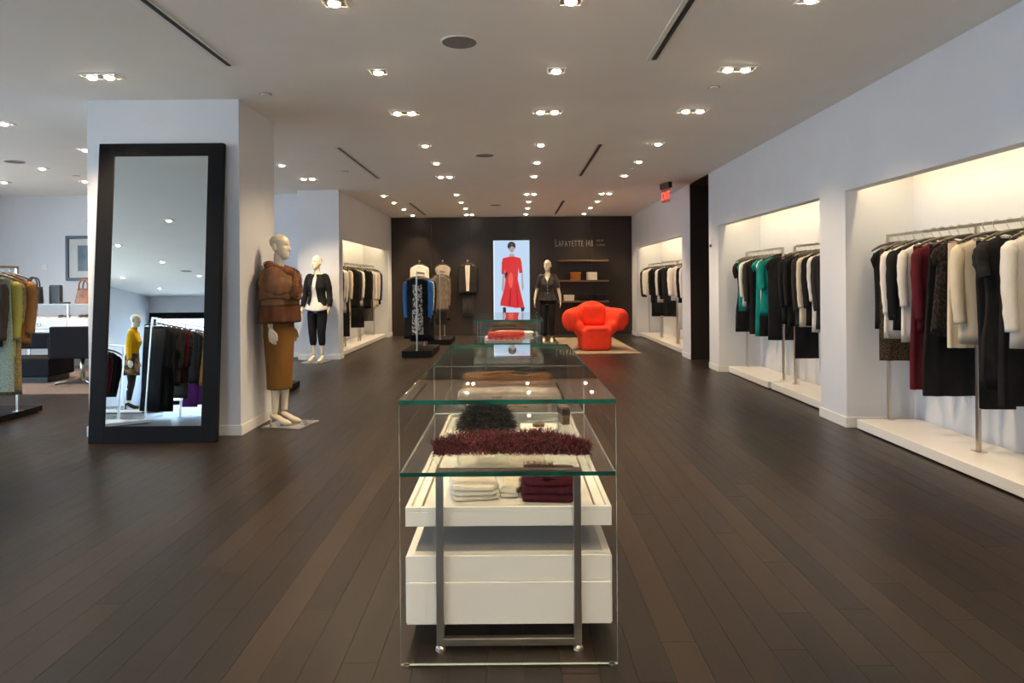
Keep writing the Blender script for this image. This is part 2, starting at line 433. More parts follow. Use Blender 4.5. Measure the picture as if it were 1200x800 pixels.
for i, (x_, y_) in enumerate(((-5.35, 1.64), (-5.4, 0.0), (-7.2, -.2), (-7.25, -1.9), (-7.3, -3.7), (-9.2, -3.9), (-9.25, -5.7))):
    downlight(x_, y_, f'recessed downlight seen only in the mirror, {ORD[i]} to the glass', k=.8)
# two lamps that light the near mannequin beside the pillar and the back display
# ---------------------------------------------------------------- slot vents, speakers, sprinklers
def slot_vent(x, y0, y1, label):
    t = thing('slot_vent', label, 'vent', (x, (y0+y1)/2, H), 0, 'linear ceiling vents')
    L = (y1-y0)/2
    bx(-.045, -.012, -L, L, -.006, 0).build('trim', BASE_M, t); bx(.03, .045, -L, L, -.006, 0).build('trim', BASE_M, t)
    bx(-.012, .03, -L, L, -.002, 0).build('slot', BLACKPL, t)
    bx(.006, .012, -L, L, -.006, -.002).build('divider', DARKM, t)
for x_, y0, y1, l_ in ((-2.17, 2.8, 5.26, 'dark slot vent running in from the top left edge'), (-2.15, 8.48, 11.0, 'slot vent in the ceiling before the black jacket mannequin'),
                       (-2.16, 14.47, 17.06, 'small far slot vent at the left near the dark wall'), (1.08, 2.7, 5.19, 'dark slot vent at the top right of centre'),
                       (1.09, 8.39, 10.89, 'middle slot vent right of the lamps'), (1.08, 14.21, 17.09, 'small far slot vent at the right near the dark wall')):
    slot_vent(x_, y0, y1, l_)
GRILLE = mat('speaker_grille', (.22,.21,.20), .7, var=.2, scale=160)
def speaker(x, y, label):
    t = thing('ceiling_speaker', label, 'speaker', (x, y, H), 0, 'round ceiling speakers')
    m = MB(); m.tube([(0,0,0), (0,0,-.006), (0,0,-.008)], [.13,.13,.122], 32); m.build('bezel', CEIL_M, t)
    m = MB(); m.tube([(0,0,-.008), (0,0,-.010)], [.12,.118], 32); m.build('grille', GRILLE, t)
for x_, y_, l_ in ((-.355, 4.77, 'largest round grey speaker, nearest in the middle of the ceiling'), (-.35, 9.04, 'second round grey speaker between the two lamp rows'),
                   (-.345, 14.91, 'smallest round grey speaker near the dark back wall'), (-6.73, 9.25, 'round grey speaker in the left room ceiling'),
                   (-7.3, -3.05, 'round grey speaker seen only in the mirror')):
    speaker(x_, y_, l_)
def sprinkler(x, y, label):
    t = thing('sprinkler', label, 'sprinkler', (x, y, H), 0, 'concealed sprinkler caps')
    m = MB(); m.tube([(0,0,0), (0,0,-.004)], [.05,.05], 20); m.build('collar', GRILLE, t)
    m = MB(); m.tube([(0,0,-.004), (0,0,-.012)], [.042,.04], 20); m.build('cap', CEIL_M, t)
for x_, y_, l_ in ((-2.17, 6.05, 'small sprinkler cap in the ceiling beside the pillar'), (-2.5, 10.3, 'small sprinkler cap near the middle left slot vent'),
                   (1.77, 5.94, 'small sprinkler cap between the two nearest right-hand lamps'), (1.8, 10.2, 'small sprinkler cap beyond the middle right slot vent'),
                   (-6.69, 10.51, 'small sprinkler cap in the left room ceiling')):
    sprinkler(x_, y_, l_)

# ================================================================ RACKS, HANGERS, GARMENTS
def plinth(x0, x1, y0, y1, label, md=LACQ, z=.095, cat='plinth'):
    t = thing('display_plinth', label, cat, ((x0+x1)/2, (y0+y1)/2, 0))
    a, b = (x1-x0)/2, (y1-y0)/2
    bx(-a, a, -b, b, .014, z).build('top_slab', md, t, bev=.003)
    bx(-a+.03, a-.03, -b+.03, b-.03, 0, .014).build('recessed_foot', BLACKPL, t)
    return t
def rack(x, ys, zr, z0, label, bar=.034, md=NICKEL):
    """posts at the given Ys, one flat rail on top running along Y"""
    t = thing('clothes_rack', label, 'clothes rack', (x, (ys[0]+ys[-1])/2, z0))
    c = (ys[0]+ys[-1])/2; hh = zr-z0
    for y in ys:
        bx(-.012, .012, y-c-bar/2, y-c+bar/2, 0, hh-.012).build('post', md, t, bev=.002)
        bx(-.03, .03, y-c-.05, y-c+.05, 0, .005).build('foot_plate', md, t)
    bx(-.009, .009, ys[0]-c-bar/2, ys[-1]-c+bar/2, hh-.012, hh+.012).build('rail', md, t, bev=.002)
    return t
HA = {}
def make_hanger(clip):
    t = thing('hanger', 'x', 'hanger')
    m = MB(); pts = [(.022*math.cos(R(a)), 0, .022*math.sin(R(a))) for a in range(-30, 181, 30)]
    pts += [(-.016, 0, -.03), (0, 0, -.05), (0, 0, -.07)]
    m.tube(pts, .0028, 5); m.build('hook', CHROME, t, smooth=True)
    m = MB()
    if clip:
        m.tube([(-.19,0,-.108), (-.16,0,-.098), (-.09,0,-.078), (0,0,-.066), (.09,0,-.078), (.16,0,-.098), (.19,0,-.108)], [.006,.010,.011,.011,.011,.010,.006], 8, ref=(0,1,0)); m.build('shoulder_bar', HANG_M, t, smooth=True)
        m = MB(); m.tube([(-.165,0,-.104), (-.165,0,-.118), (.165,0,-.118), (.165,0,-.104)], .003, 6); m.build('bar', CHROME, t, smooth=True)
        for s in (-1, 1): bx(s*.13-.016, s*.13+.016, -.013, .013, -.127, -.112).build('clip', CHROME, t)
    else:
        m.tube([(-.195,0,-.143), (-.16,0,-.121), (-.09,0,-.088), (0,0,-.068), (.09,0,-.088), (.16,0,-.121), (.195,0,-.143)], [.006,.010,.011,.012,.011,.010,.006], 8, ref=(0,1,0))
        m.build('shoulder_bar', HANG_M, t, smooth=True)
    return t
def hanger(x, y, zr, rz, label, clip=False, sc_=1.0):
    if clip not in HA: o = HA[clip] = make_hanger(clip)
    else: o = copy_tree(HA[clip])
    o.location = (x, y, zr); o.rotation_euler = (0, 0, rz); o['label'] = label; o['group'] = 'hangers on the clothes rails'
    o.scale = (sc_, 1, 1)
    return o
BTN = mat('button_dark', (.03,.03,.03), .3)
BTN_W = mat('button_pearl', (.7,.68,.62), .3)
def sil(hw, hem, shape):
    """half width of the body below the armpit, t = 0..1 towards the hem"""
    return {'straight': lambda t: hw*(.93-.03*math.sin(t*3.14)), 'fitted': lambda t: hw*(.92-.16*math.sin(min(1, t*1.1)*3.14)*.9+.04*t),
            'aline': lambda t: hw*(.84+.26*t), 'boxy': lambda t: hw*(.97+.02*t), 'dress': lambda t: hw*(.9-.14*math.sin(min(1,t*1.6)*3.14)+.08*t),
            'narrow': lambda t: hw*(.72+.1*t)}[shape]
GN = [0]
def garment(kind, label, x, y, zr, rz, md, hem, hw=.2, th=.034, sleeve=None, shape='straight', sl_md=None, group=None, folds=5,
            inner=None, buttons=0, btn=None, lapel=None, sl_rad=.047, back_neck=True, hang_label=None, panel=None, collar=None, belt=None, hs=1.0, cat=None):
    """a garment on its hanger: hollow body loft, sleeves, lapels, buttons; local origin at the hem"""
    GN[0] += 1; rg = random.Random(GN[0]*17)
    L = zr-hem; zt = L-.104            # neckline height above the hem
    t = thing(kind, label, cat or kind.replace('_', ' '), (x, y, hem), rz, group)
    N = 30; ph = rg.uniform(0, 6.28); slope = .062
    prof = sil(hw, hem, shape)
    rings = []; info = []
    def ring(z, w, d, amp, off=0):
        r = []
        for k in range(N):
            a = 2*math.pi*k/N
            c, s = math.cos(a), math.sin(a)
            xx = w*math.copysign(abs(c)**.85, c); yy = d*math.copysign(abs(s)**.8, s)
            f = math.sin(folds*a+ph)+.6*math.sin((folds+3)*a-ph*2)
            yy += amp*f*.6; xx += amp*.5*math.cos(folds*a+ph)*abs(c)
            r.append((xx, yy, z+off*abs(c)))
        return r
    neck = .075
    for s in (0, .25, .5, .75, 1):
        w_ = neck+(hw-.012-neck)*s; rings.append(ring(zt-slope*s**1.15, w_, .018+.012*min(1, s*2), 0)); info.append((zt-slope*s**1.15, w_, .03))
    arm = zt-.20
    nrow = max(5, int(arm/.08))
    rings.append(ring(zt-.12, hw*.985, th*.95, 0)); info.append((zt-.12, hw*.985, th*.95))
    for i in range(nrow+1):
        q = i/nrow; w_ = prof(q); d = th*(.95+.1*q); am = .011*q
        rings.append(ring(arm*(1-q), w_, d, am)); info.append((arm*(1-q), w_, d))
    rings.append(ring(.012, prof(1)*.94, th*.8, .011))
    m = MB(); m.loft(rings, True, False); m.build('body', md, t, smooth=True)
    def front(xq, z):
        for (za, wa, da), (zb, wb, db) in zip(info, info[1:]):
            if zb <= z <= za:
                k = (za-z)/(za-zb) if za > zb else 0; w_, d = wa+(wb-wa)*k, da+(db-da)*k
                return -d*max(.05, 1-(abs(xq)/w_)**2)**.42-.007-.006*(1-z/zt)
        return -th-.006
    def patch(nm, left, right, z0, z1, mt, lift=0, nz=8):
        m = MB(); ra = []
        for i in range(nz+1):
            z = z1+(z0-z1)*i/nz; q = i/nz; a, b = left(q), right(q)
            ra.append([(a+(b-a)*j/4, front(a+(b-a)*j/4, z)-lift, z) for j in range(5)])
        m.loft(ra, False, False); m.build(nm, mt, t, smooth=True)
    if sleeve:
        sm = sl_md or md
        for s in (-1, 1):
            X = hw-.03; ln = sleeve; q = rg.uniform(-.012, .012)
            zs = zt-slope
            pts = [(s*(X-.018), 0, zs-.002), (s*(X+.002), -.001, zs-.020), (s*(X+.018), -.003, zs-.06), (s*(X+.026), -.006, zs-.06-ln*.35), (s*(X+.020), -.012+q, zs-.06-ln*.68), (s*(X+.010), -.016+q*1.5, zs-.06-ln)]
            rr = [sl_rad*.42, sl_rad*.74, sl_rad*.90, sl_rad*.84, sl_rad*.78, sl_rad*.74]
            pp, r2 = smooth_path(pts, rr, 4); r2 = [r_*(1+.05*math.sin(i_*1.9+ph)+.03*math.sin(i_*3.1)) for i_, r_ in enumerate(r2)]
            m = MB(); m.tube(pp, r2, 14, el=.80, ref=(1,0,0), cap=True); o = m.build('sleeve', sm, t, smooth=True)
            if buttons and ln > .4: MB().disc((s*(X+.03), -.016-sl_rad*.6, zt-slope-.02-ln), .008, (0,-1,0), .003, 8).build('cuff_button', btn or BTN, t)
    elif kind not in ('skirt',):
        for s in (-1, 1):
            m = MB(); m.tube([(s*(hw-.03), .0, zt-slope), (s*(hw-.004), -.004, zt-.12), (s*(hw-.018), 0, zt-.19)], [.018,.022,.01], 8, ref=(0,1,0)); m.build('armhole_trim', md, t, smooth=True)
    if inner: patch('inner_front', lambda q: -.035-.03*(1-q), lambda q: .035+.03*(1-q), (.10 if arm > .15 else .02), zt-.012, inner, .002)
    if lapel:
        for s in (-1, 1):
            patch('lapel', (lambda q, s=s: s*(.03+.075*math.sin(min(1, q*1.35)*2.2)*(1-q)+.01)), (lambda q, s=s: s*(.07*(1-q)+.004)), zt-.34, zt-.02, lapel, .006)
    if collar:
        m = MB(); m.tube([(.068*math.cos(a), .03*math.sin(a)-.004, zt-.014+.010*math.sin(a)) for a in [i*math.pi/6 for i in range(13)]], .012, 8, el=1.0); m.build('collar', collar, t, smooth=True)
    if panel: patch('printed_panel', lambda q: -panel[1]*(.8+.2*q), lambda q: panel[1]*(.8+.2*q), panel[2], zt-panel[3], panel[0], .002, 14)
    if belt: patch('waistband', lambda q: -prof(.3)*.96, lambda q: prof(.3)*.96, arm*.66, arm*.72, belt, .004, 2)
    for i in range(buttons):
        z = zt-.20-i*.095
        if z > .05: MB().disc((.012, front(.012, z)-.004, z), .009, (0,-1,0), .004, 10).build('button', btn or BTN, t)
    hanger(x, y, zr, rz, hang_label or ('dark hanger holding the ' + label), False, hs)
    return t
def bottoms(kind, label, x, y, zr, rz, md, hem, hw=.15, th=.024, flare=1.15, group=None, hang_label=None, pleats=6):
    """skirt or trousers hanging from a clip hanger"""
    GN[0] += 1; rg = random.Random(GN[0]*31)
    L = zr-hem; zt = L-.128
    t = thing(kind, label, kind, (x, y, hem), rz, group)
    ph = rg.uniform(0, 6)
    if kind == 'skirt':
        rings = []; nr = max(5, int(zt/.09))
        for i in range(nr+1):
            q = i/nr; w_ = hw*(1+(flare-1)*min(1, q*1.3)); d = th*(.7+.5*q); r = []
            for k in range(32):
                a = 2*math.pi*k/32; c, s = math.cos(a), math.sin(a)
                r.append((w_*math.copysign(abs(c)**.8, c), d*math.copysign(abs(s)**.8, s)+.009*q*math.sin(pleats*a+ph)+.005*q*math.sin((pleats+4)*a), zt*(1-q)))
            rings.append(r)
        m = MB(); m.loft(rings, True, False); m.build('skirt_body', md, t, smooth=True)
        m = MB(); m.loft([[(hw*1.01*math.cos(a), (th*.7+.003)*math.sin(a), z) for a in [2*math.pi*k/24 for k in range(24)]] for z in (zt-.035, zt)], True, False); m.build('waistband', md, t, smooth=True)
    else:
        for s in (-1, 1):
            m = MB(); m.loft([[(w_*math.copysign(abs(math.cos(a))**.7, math.cos(a))+s*.004, s*.014+.0115*math.sin(a)+.004*math.sin(z*9+s), z) for a in [2*math.pi*k/20 for k in range(20)]] for z, w_ in
                ((zt-.03, hw*.9), (zt*.75, hw*.92), (zt*.5, hw*.84), (zt*.25, hw*.8), (0.0, hw*.8))], True, True); m.build('trouser_leg', md, t, smooth=True)
        m = MB(); m.loft([[(hw*.93*math.cos(a), .028*math.sin(a), z) for a in [2*math.pi*k/24 for k in range(24)]] for z in (zt-.04, zt)], True, True); m.build('waistband', md, t, smooth=True)
    hanger(x, y, zr, rz, hang_label or ('clip hanger holding the ' + label), True)
    return t

BLACK = cloth('black', (.010,.010,.011), .3)
BLACK2 = cloth('soft_black', (.016,.015,.015), .3, 22)
CHAR = cloth('charcoal', (.030,.027,.026), .2)
GREY = cloth('grey', (.09,.085,.08), .2)
IVORY = cloth('white', (.72,.66,.60), .05)
CREAM = cloth('cream', (.66,.56,.42), .06)
MAROON = cloth('maroon', (.090,.008,.014), .2)
TEAL = cloth('teal', (.004,.21,.19), .15)
NAVY = cloth('blue', (.02,.04,.16), .2)
BLUE = cloth('bright_blue', (.03,.13,.38), .15)
CAMEL = cloth('camel', (.30,.135,.040), .12)
TWEED = pattern_mat('brown_flecked_tweed', 'noise', (.018,.013,.009), (.10,.07,.035), 90)
CHECK = pattern_mat('dark_check_tweed', 'noise', (.014,.010,.010), (.05,.036,.03), 75, .9, (1,1,.5), .55)
LACE = pattern_mat('gold_lace', 'voronoi', (.40,.32,.16), (.20,.145,.06), 110, .9, (1,1,1), .42)
PALE_LACE = pattern_mat('pale_lace', 'voronoi', (.27,.33,.28), (.16,.21,.18), 100, .9, (1,1,1), .42)
YGREEN = cloth('yellow_green', (.30,.275,.055), .12)
DKBROWN = cloth('dark_brown', (.035,.024,.019), .2)
PRINT = pattern_mat('black_white_print', 'noise', (.015,.015,.015), (.55,.53,.50), 38, .9, (1,1,.7), .5)
MUSTARD = cloth('mustard', (.60,.30,.010), .12)
PURPLE = cloth('purple', (.11,.012,.11), .2)
OLIVE_LACE = pattern_mat('olive_lace', 'voronoi', (.10,.09,.055), (.025,.022,.016), 60, .9, (1,1,1), .4)
TAUPE = cloth('taupe', (.20,.165,.125), .25, 30)
BEIGE = cloth('beige', (.46,.40,.32), .1)

def rail_set(x, zr, items, place, rz0=0, spread=5, grp=None):
    for it in items:
        y, kind, md, hem, desc = it[:5]; kw = dict(it[5]) if len(it) > 5 else {}
        rz = R(kw.pop('rz', rz0+random.uniform(-spread, spread)))
        xo = kw.pop('dx', 0); lab = f'{desc}, {place}' if place else desc
        hl = ('clip hanger' if kind in ('skirt', 'trousers') else 'dark hanger') + ' holding the ' + desc
        if kind in ('skirt', 'trousers'): bottoms(kind, lab, x+xo, y, zr, rz, md, hem, hang_label=hl, group=grp, **kw)
        else: garment(kind, lab, x+xo, y, zr, rz, md, hem, hang_label=hl, group=grp, **kw)
S = dict
# ---- nearest right niche
plinth(3.16, 3.72, 3.25, 6.27, 'long white lacquered plinth under the nearest right-hand clothes rack')
rack(3.45, (3.84, 5.06, 6.26), 1.775, .095, 'long metal clothes rail with flat posts in the nearest right-hand niche')
rail_set(3.45, 1.775, [
    (6.17, 'top', BLACK, .93, 'sleeveless black top at the far end', S(hw=.19)),
    (6.07, 'skirt', TWEED, .655, 'brown flecked tweed skirt below the sleeveless black top', S(hw=.17, flare=1.1)),
    (5.97, 'blouse', IVORY, .86, 'white blouse half hidden by a black blazer', S(sleeve=.47, shape='boxy')),
    (5.84, 'blazer', BLACK, .94, 'black blazer beside the maroon jacket', S(sleeve=.52, sl_rad=.055, lapel=BLACK2, buttons=2)),
    (5.70, 'blouse', IVORY, .85, 'white blouse between the black blazer and the maroon jacket', S(sleeve=.40, shape='boxy')),
    (5.58, 'skirt', MAROON, .475, 'long maroon skirt below the maroon jacket', S(hw=.165, flare=1.2)),
    (5.48, 'jacket', MAROON, .95, 'maroon jacket with long sleeves', S(sleeve=.50, sl_rad=.052, collar=MAROON)),
    (5.36, 'skirt', BLACK, .46, 'long black pleated skirt beside the maroon skirt', S(hw=.17, flare=1.35, pleats=9)),
    (5.26, 'vest', CHECK, .93, 'dark checked tweed vest', S(hw=.2, shape='aline')),
    (5.13, 'skirt', CREAM, .86, 'cream skirt behind the cream jacket', S(hw=.17, flare=1.05)),
    (4.97, 'jacket', CREAM, .90, 'cream jacket by the middle post', S(sleeve=.50, sl_rad=.056, hw=.21)),
    (4.86, 'trousers', BLACK, .45, 'black trousers behind the black short-sleeved dress', S(hw=.15)),
    (4.73, 'dress', BLACK2, .61, 'black short-sleeved dress', S(sleeve=.16, sl_rad=.06, shape='dress', hw=.21)),
    (4.60, 'skirt', BLACK, .52, 'black skirt next to the white blouse at the right edge', S(hw=.16)),
    (4.45, 'blouse', IVORY, .92, 'white blouse at the right edge of the photo', S(sleeve=.52, sl_rad=.058, hw=.21)),
    (4.34, 'trousers', BLACK, .42, 'black trousers at the right edge of the photo', S(hw=.14)),
], 'nearest right niche')
# ---- niche with the teal clothes
plinth(3.22, 3.72, 8.62, 10.18, 'white plinth at the far end of the niche with teal clothes')
plinth(3.24, 3.72, 6.98, 8.56, 'white plinth at the near end of the niche with teal clothes')
rack(3.48, (8.76, 10.12), 1.785, .095, 'metal clothes rack holding teal and black clothes')
rack(3.48, (7.05, 8.40), 1.785, .095, 'metal clothes rack next to the pier holding black and cream jackets')
rail_set(3.48, 1.785, [
    (10.04, 'dress', BLACK, .62, 'black short-sleeved dress farthest in', S(sleeve=.15, sl_rad=.055, shape='dress')),
    (9.92, 'top', TEAL, .93, 'teal sleeveless top beside the black dress', S(hw=.2, shape='boxy')),
    (9.78, 'blouse', IVORY, 1.00, 'white blouse between teal and charcoal', S(sleeve=.42)),
    (9.62, 'jacket', CHAR, .93, 'charcoal jacket beside the white blouse', S(sleeve=.48, lapel=CHAR)),
    (9.47, 'skirt', BLACK, .63, 'black skirt behind the long teal vest', S(hw=.17)),
    (9.33, 'vest', TEAL, .61, 'long teal vest hanging lowest of the teal clothes', S(hw=.19, shape='narrow')),
    (9.20, 'top', IVORY, .93, 'narrow white top between two teal garments', S(hw=.18, shape='narrow')),
    (9.08, 'dress', BLACK, .63, 'black dress behind the teal blouse', S(shape='dress')),
    (8.95, 'blouse', TEAL, .90, 'wide teal blouse with a pointed hem', S(hw=.22, shape='aline', sleeve=.30, sl_rad=.056)),
    (8.84, 'dress', BLACK, .60, 'black dress in front of the teal blouse', S(shape='straight', hw=.18)),
    (8.32, 'blazer', BLACK, .84, 'black blazer beside the rack gap', S(sleeve=.52, lapel=BLACK2)),
    (8.20, 'jacket', BLACK2, .82, 'soft black jacket with long sleeves', S(sleeve=.50)),
    (8.07, 'trousers', BLACK, .45, 'black trousers hanging lowest', S(hw=.17)),
    (7.94, 'blazer', CHAR, .83, 'charcoal blazer before the cream cardigan', S(sleeve=.55, lapel=CHAR, buttons=2)),
    (7.80, 'cardigan', CREAM, .84, 'long cream cardigan', S(sleeve=.50, shape='boxy')),
    (7.66, 'jacket', BLACK, .86, 'black jacket after the cream cardigan', S(sleeve=.50)),
    (7.52, 'blouse', IVORY, .80, 'white blouse peeping below the black jackets', S(sleeve=.42)),
    (7.39, 'jacket', CHAR, .84, 'charcoal patterned jacket near the pier', S(sleeve=.52, sl_rad=.055)),
    (7.26, 'jacket', BLACK2, .85, 'black jacket nearest the pier', S(sleeve=.50)),
], 'teal niche')
# ---- farthest right niche
plinth(3.18, 3.72, 12.55, 17.0, 'white plinth running along the farthest right-hand niche')
rack(3.38, (15.5, 16.85), 1.78, .095, 'metal clothes rack deepest in the farthest right niche')
rack(3.38, (14.0, 15.35), 1.78, .095, 'middle metal clothes rack of the farthest right niche')
rack(3.38, (12.6, 13.85), 1.78, .095, 'metal clothes rack closest to the passage in the farthest right niche')
rail_set(3.38, 1.78, [
    (16.74, 'jacket', BLACK, .98, 'black jacket at the far end', S(sleeve=.55)),
    (16.5, 'blouse', IVORY, 1.08, 'white blouse beside the far black jacket', S(sleeve=.50)),
    (16.2, 'shirt', IVORY, .92, 'second white shirt from the far end', S(sleeve=.52)),
    (15.9, 'trousers', BLACK, .55, 'black trousers hanging lowest at the far end', S(hw=.16)),
    (15.65, 'coat', BLACK, .88, 'broad black coat beside the white shirts', S(sleeve=.50, hw=.22)),
    (15.25, 'dress', BLACK, .60, 'long black dress in the middle', S(shape='dress')),
    (15.0, 'blouse', IVORY, .90, 'thin white blouse between black clothes', S(sleeve=.5)),
    (14.75, 'jacket', BLACK, .98, 'black jacket after the thin white blouse', S(sleeve=.5)),
    (14.5, 'skirt', BLACK2, .62, 'black skirt with the lowest hem in the middle', S()),
    (14.25, 'jacket', BLACK2, .92, 'soft black jacket on the middle rack', S(sleeve=.52, hw=.22)),
    (13.65, 'blouse', IVORY, .98, 'wide white blouse with loose sleeves', S(sleeve=.48, hw=.22, sl_rad=.07)),
    (13.35, 'trousers', IVORY, .42, 'long white trousers', S(hw=.16)),
    (13.1, 'jacket', BLACK, .95, 'black jacket closest to the passage', S(sleeve=.5)),
    (12.85, 'blouse', IVORY, .95, 'white blouse nearest the passage', S(sleeve=.5)),
], 'farthest right niche', -4)
# ---- left niche
plinth(-3.72, -3.18, 12.66, 17.1, 'white plinth running along the left-hand niche')
rack(-3.4, (15.3, 16.8), 1.78, .095, 'metal clothes rack at the far end of the left niche')
rack(-3.4, (13.9, 15.1), 1.78, .095, 'metal clothes rack in the middle of the left niche')
rack(-3.4, (12.7, 13.7), 1.78, .095, 'metal clothes rack nearest the camera in the left niche')
rail_set(-3.4, 1.78, [
    (16.7, 'jacket', NAVY, .85, 'navy jacket at the far end', S(sleeve=.6)),
    (16.4, 'jacket', CREAM, .80, 'cream jacket beside the navy one', S(sleeve=.58)),
    (16.05, 'blouse', IVORY, .76, 'long white blouse beside the cream jacket', S(sleeve=.58)),
    (15.75, 'skirt', GREY, .50, 'grey skirt under the far white clothes', S(hw=.17)),
    (15.45, 'coat', BLACK, .80, 'broad black coat by the far post', S(sleeve=.55, hw=.22)),
    (15.0, 'trousers', BLACK, .40, 'black trousers with the low hem in the middle', S(hw=.17)),
    (14.7, 'jacket', IVORY, .88, 'white jacket between two dark ones', S(sleeve=.5)),
    (14.45, 'blazer', CHAR, .85, 'charcoal blazer in the middle', S(sleeve=.55)),
    (14.15, 'jacket', BLACK, .86, 'black jacket before the near rack', S(sleeve=.55, hw=.22)),
    (13.6, 'blouse', CREAM, .74, 'cream blouse with the long hem', S(sleeve=.5)),
    (13.4, 'skirt', BLACK, .33, 'long black skirt on the near rack', S(hw=.18)),
    (13.2, 'jacket', IVORY, .80, 'white jacket on the near rack', S(sleeve=.55)),
    (13.02, 'shirt', IVORY, .82, 'white shirt second from the near end', S(sleeve=.5)),
    (12.86, 'jacket', NAVY, .82, 'navy jacket nearest the camera', S(sleeve=.55)),
], 'left niche', 4)
# ---- rack at the left edge of the photo
plinth(-5.62, -5.14, 5.85, 7.46, 'low dark plinth carrying the clothes rack at the left edge', FRAME_M, .068)
rack(-5.17, (5.95, 7.13), 1.57, .068, 'steel clothes rack at the left edge of the photo', .03, CHROME)
rail_set(-5.17, 1.57, [
    (7.04, 'jacket', CAMEL, .755, 'camel jacket, rightmost on the rack', S(sleeve=.46, sl_rad=.056, hw=.215)),
    (6.94, 'dress', LACE, .27, 'long gold lace dress', S(sleeve=.35, shape='straight', hw=.18)),
    (6.83, 'cardigan', YGREEN, .62, 'yellow-green cardigan', S(sleeve=.5, sl_rad=.056, hw=.21)),
    (6.735, 'skirt', PALE_LACE, .33, 'pale green lace skirt hanging low', S(hw=.2)),
    (6.64, 'jacket', DKBROWN, .78, 'dark brown jacket', S(sleeve=.5, sl_rad=.056, hw=.21)),
], 'left edge rack', 6, 3)
# ---- racks seen in the mirror
rack(-5.6, (-.75, .35, 1.45), 1.55, .0, 'tall steel clothes rack whose dark clothes show in the mirror', .03, CHROME)
rail_set(-5.6, 1.55, [
    (1.34, 'trousers', BLACK, .12, 'wide black trousers, first in the mirrored rack', S(hw=.2)),
    (1.19, 'coat', BLACK, .16, 'long black coat', S(sleeve=.55, hw=.21)),
    (1.01, 'dress', BLACK2, .10, 'long soft black dress', S(shape='dress', hw=.21)),
    (.83, 'jacket', DKBROWN, .50, 'dark brown jacket of the mirrored rack', S(sleeve=.55, hw=.22)),
    (.68, 'cardigan', MAROON, .55, 'burgundy cardigan', S(sleeve=.52, hw=.22)),
    (.52, 'dress', OLIVE_LACE, .30, 'olive lace dress', S(sleeve=.5, hw=.22)),
    (.18, 'jacket', CHAR, .55, 'charcoal jacket of the mirrored rack', S(sleeve=.5, hw=.22)),
    (.02, 'trousers', PURPLE, .14, 'purple trousers', S(hw=.17)),
    (-.18, 'cardigan', MUSTARD, .50, 'long mustard cardigan', S(sleeve=.6, sl_rad=.06, hw=.25)),
    (-.36, 'trousers', PURPLE, .2, 'second pair of purple trousers', S(hw=.17)),
], 'seen in the mirror', 186, 4)
plinth(-5.75, -4.9, 2.6, 3.7, 'low white plinth of the small rack seen in the mirror', LACQ, .05)
rack(-5.3, (2.7, 3.6), 1.04, .05, 'low steel rack of burgundy jackets seen in the mirror', .03, CHROME)
rail_set(-5.3, 1.04, [
    (3.46, 'jacket', MAROON, .40, 'burgundy jacket on the low rack', S(sleeve=.42, hw=.17)),
    (3.28, 'jacket', MAROON, .42, 'burgundy jacket behind the first on the low rack', S(sleeve=.42, hw=.17)),
    (3.08, 'jacket', BLACK, .36, 'black jacket on the low rack', S(sleeve=.42, hw=.17)),
], 'seen in the mirror', 180, 4)
# ---- two free-standing racks before the dark wall
plinth(-2.02, -1.47, 12.45, 13.75, 'low dark plinth under the rack with the printed dress', FRAME_M, .13)
rack(-1.75, (12.52, 13.6), 1.56, .13, 'steel rack with the black and white printed dress', .05, NICKEL)
rail_set(-1.75, 1.56, [
    (12.64, 'dress', BLACK, .34, 'black dress with white printed front and blue sleeves', S(sleeve=.60, sl_md=BLUE, hw=.235, shape='aline', panel=(PRINT, .105, .08, .12), hs=1.1)),
    (12.85, 'jacket', BLUE, .62, 'bright blue jacket behind the printed dress', S(sleeve=.58, hw=.24)),
    (13.03, 'blouse', IVORY, .70, 'white blouse behind the blue jacket', S(sleeve=.5, hw=.23)),
    (13.24, 'coat', BLACK, .24, 'long black coat at the back', S(sleeve=.55, hw=.25)),
], 'front floor rack', 6, 2)
plinth(-1.86, -1.36, 15.0, 16.2, 'low dark plinth under the taupe coat near the dark wall', FRAME_M, .12)
rack(-1.6, (15.1, 16.1), 1.62, .12, 'steel rack with taupe clothes near the dark wall', .03, NICKEL)
rail_set(-1.6, 1.62, [
    (15.25, 'coat', TAUPE, .72, 'taupe textured coat', S(sleeve=.55, hw=.2, rz=14)),
    (15.45, 'trousers', GREY, .42, 'grey trousers below the taupe coat', S(hw=.15, rz=12)),
    (15.7, 'dress', DKBROWN, .5, 'dark brown dress behind the taupe coat', S(hw=.19)),
], 'rear floor rack', 10, 2)
# ---- garments hung on the dark wall
def wall_peg(x, z, label):
    t = thing('wall_peg', label, 'peg', (x, YB, z), 0, 'pegs on the dark wall')
    MB().tube([(0,0,0), (0,-.13,0)], .009, 8).build('pin', NICKEL, t, smooth=True)
    MB().disc((0,-.13,0), .022, (0,-1,0), .012, 14).build('knob', NICKEL, t)
for x_, d_ in ((-2.38, 'white jacket'), (-1.78, 'beige sleeveless dress'), (-1.14, 'dark open jacket')):
    wall_peg(x_, 1.93, f'round metal peg above the {d_} on the dark wall')
garment('jacket', 'white jacket hung alone on the dark back wall', -2.38, 17.6, 1.93, R(2), IVORY, 1.2, hw=.21, sleeve=.56, lapel=IVORY, collar=IVORY, buttons=2, btn=BTN)
garment('dress', 'beige sleeveless dress hung in the middle of the dark back wall', -1.78, 17.6, 1.93, R(-3), BEIGE, .85, hw=.19, shape='dress')
garment('jacket', 'dark jacket open over a white shirt, hung on the back wall', -1.14, 17.582, 1.93, 0, CHAR, 1.05, hw=.215, sleeve=.62, inner=IVORY, lapel=None)
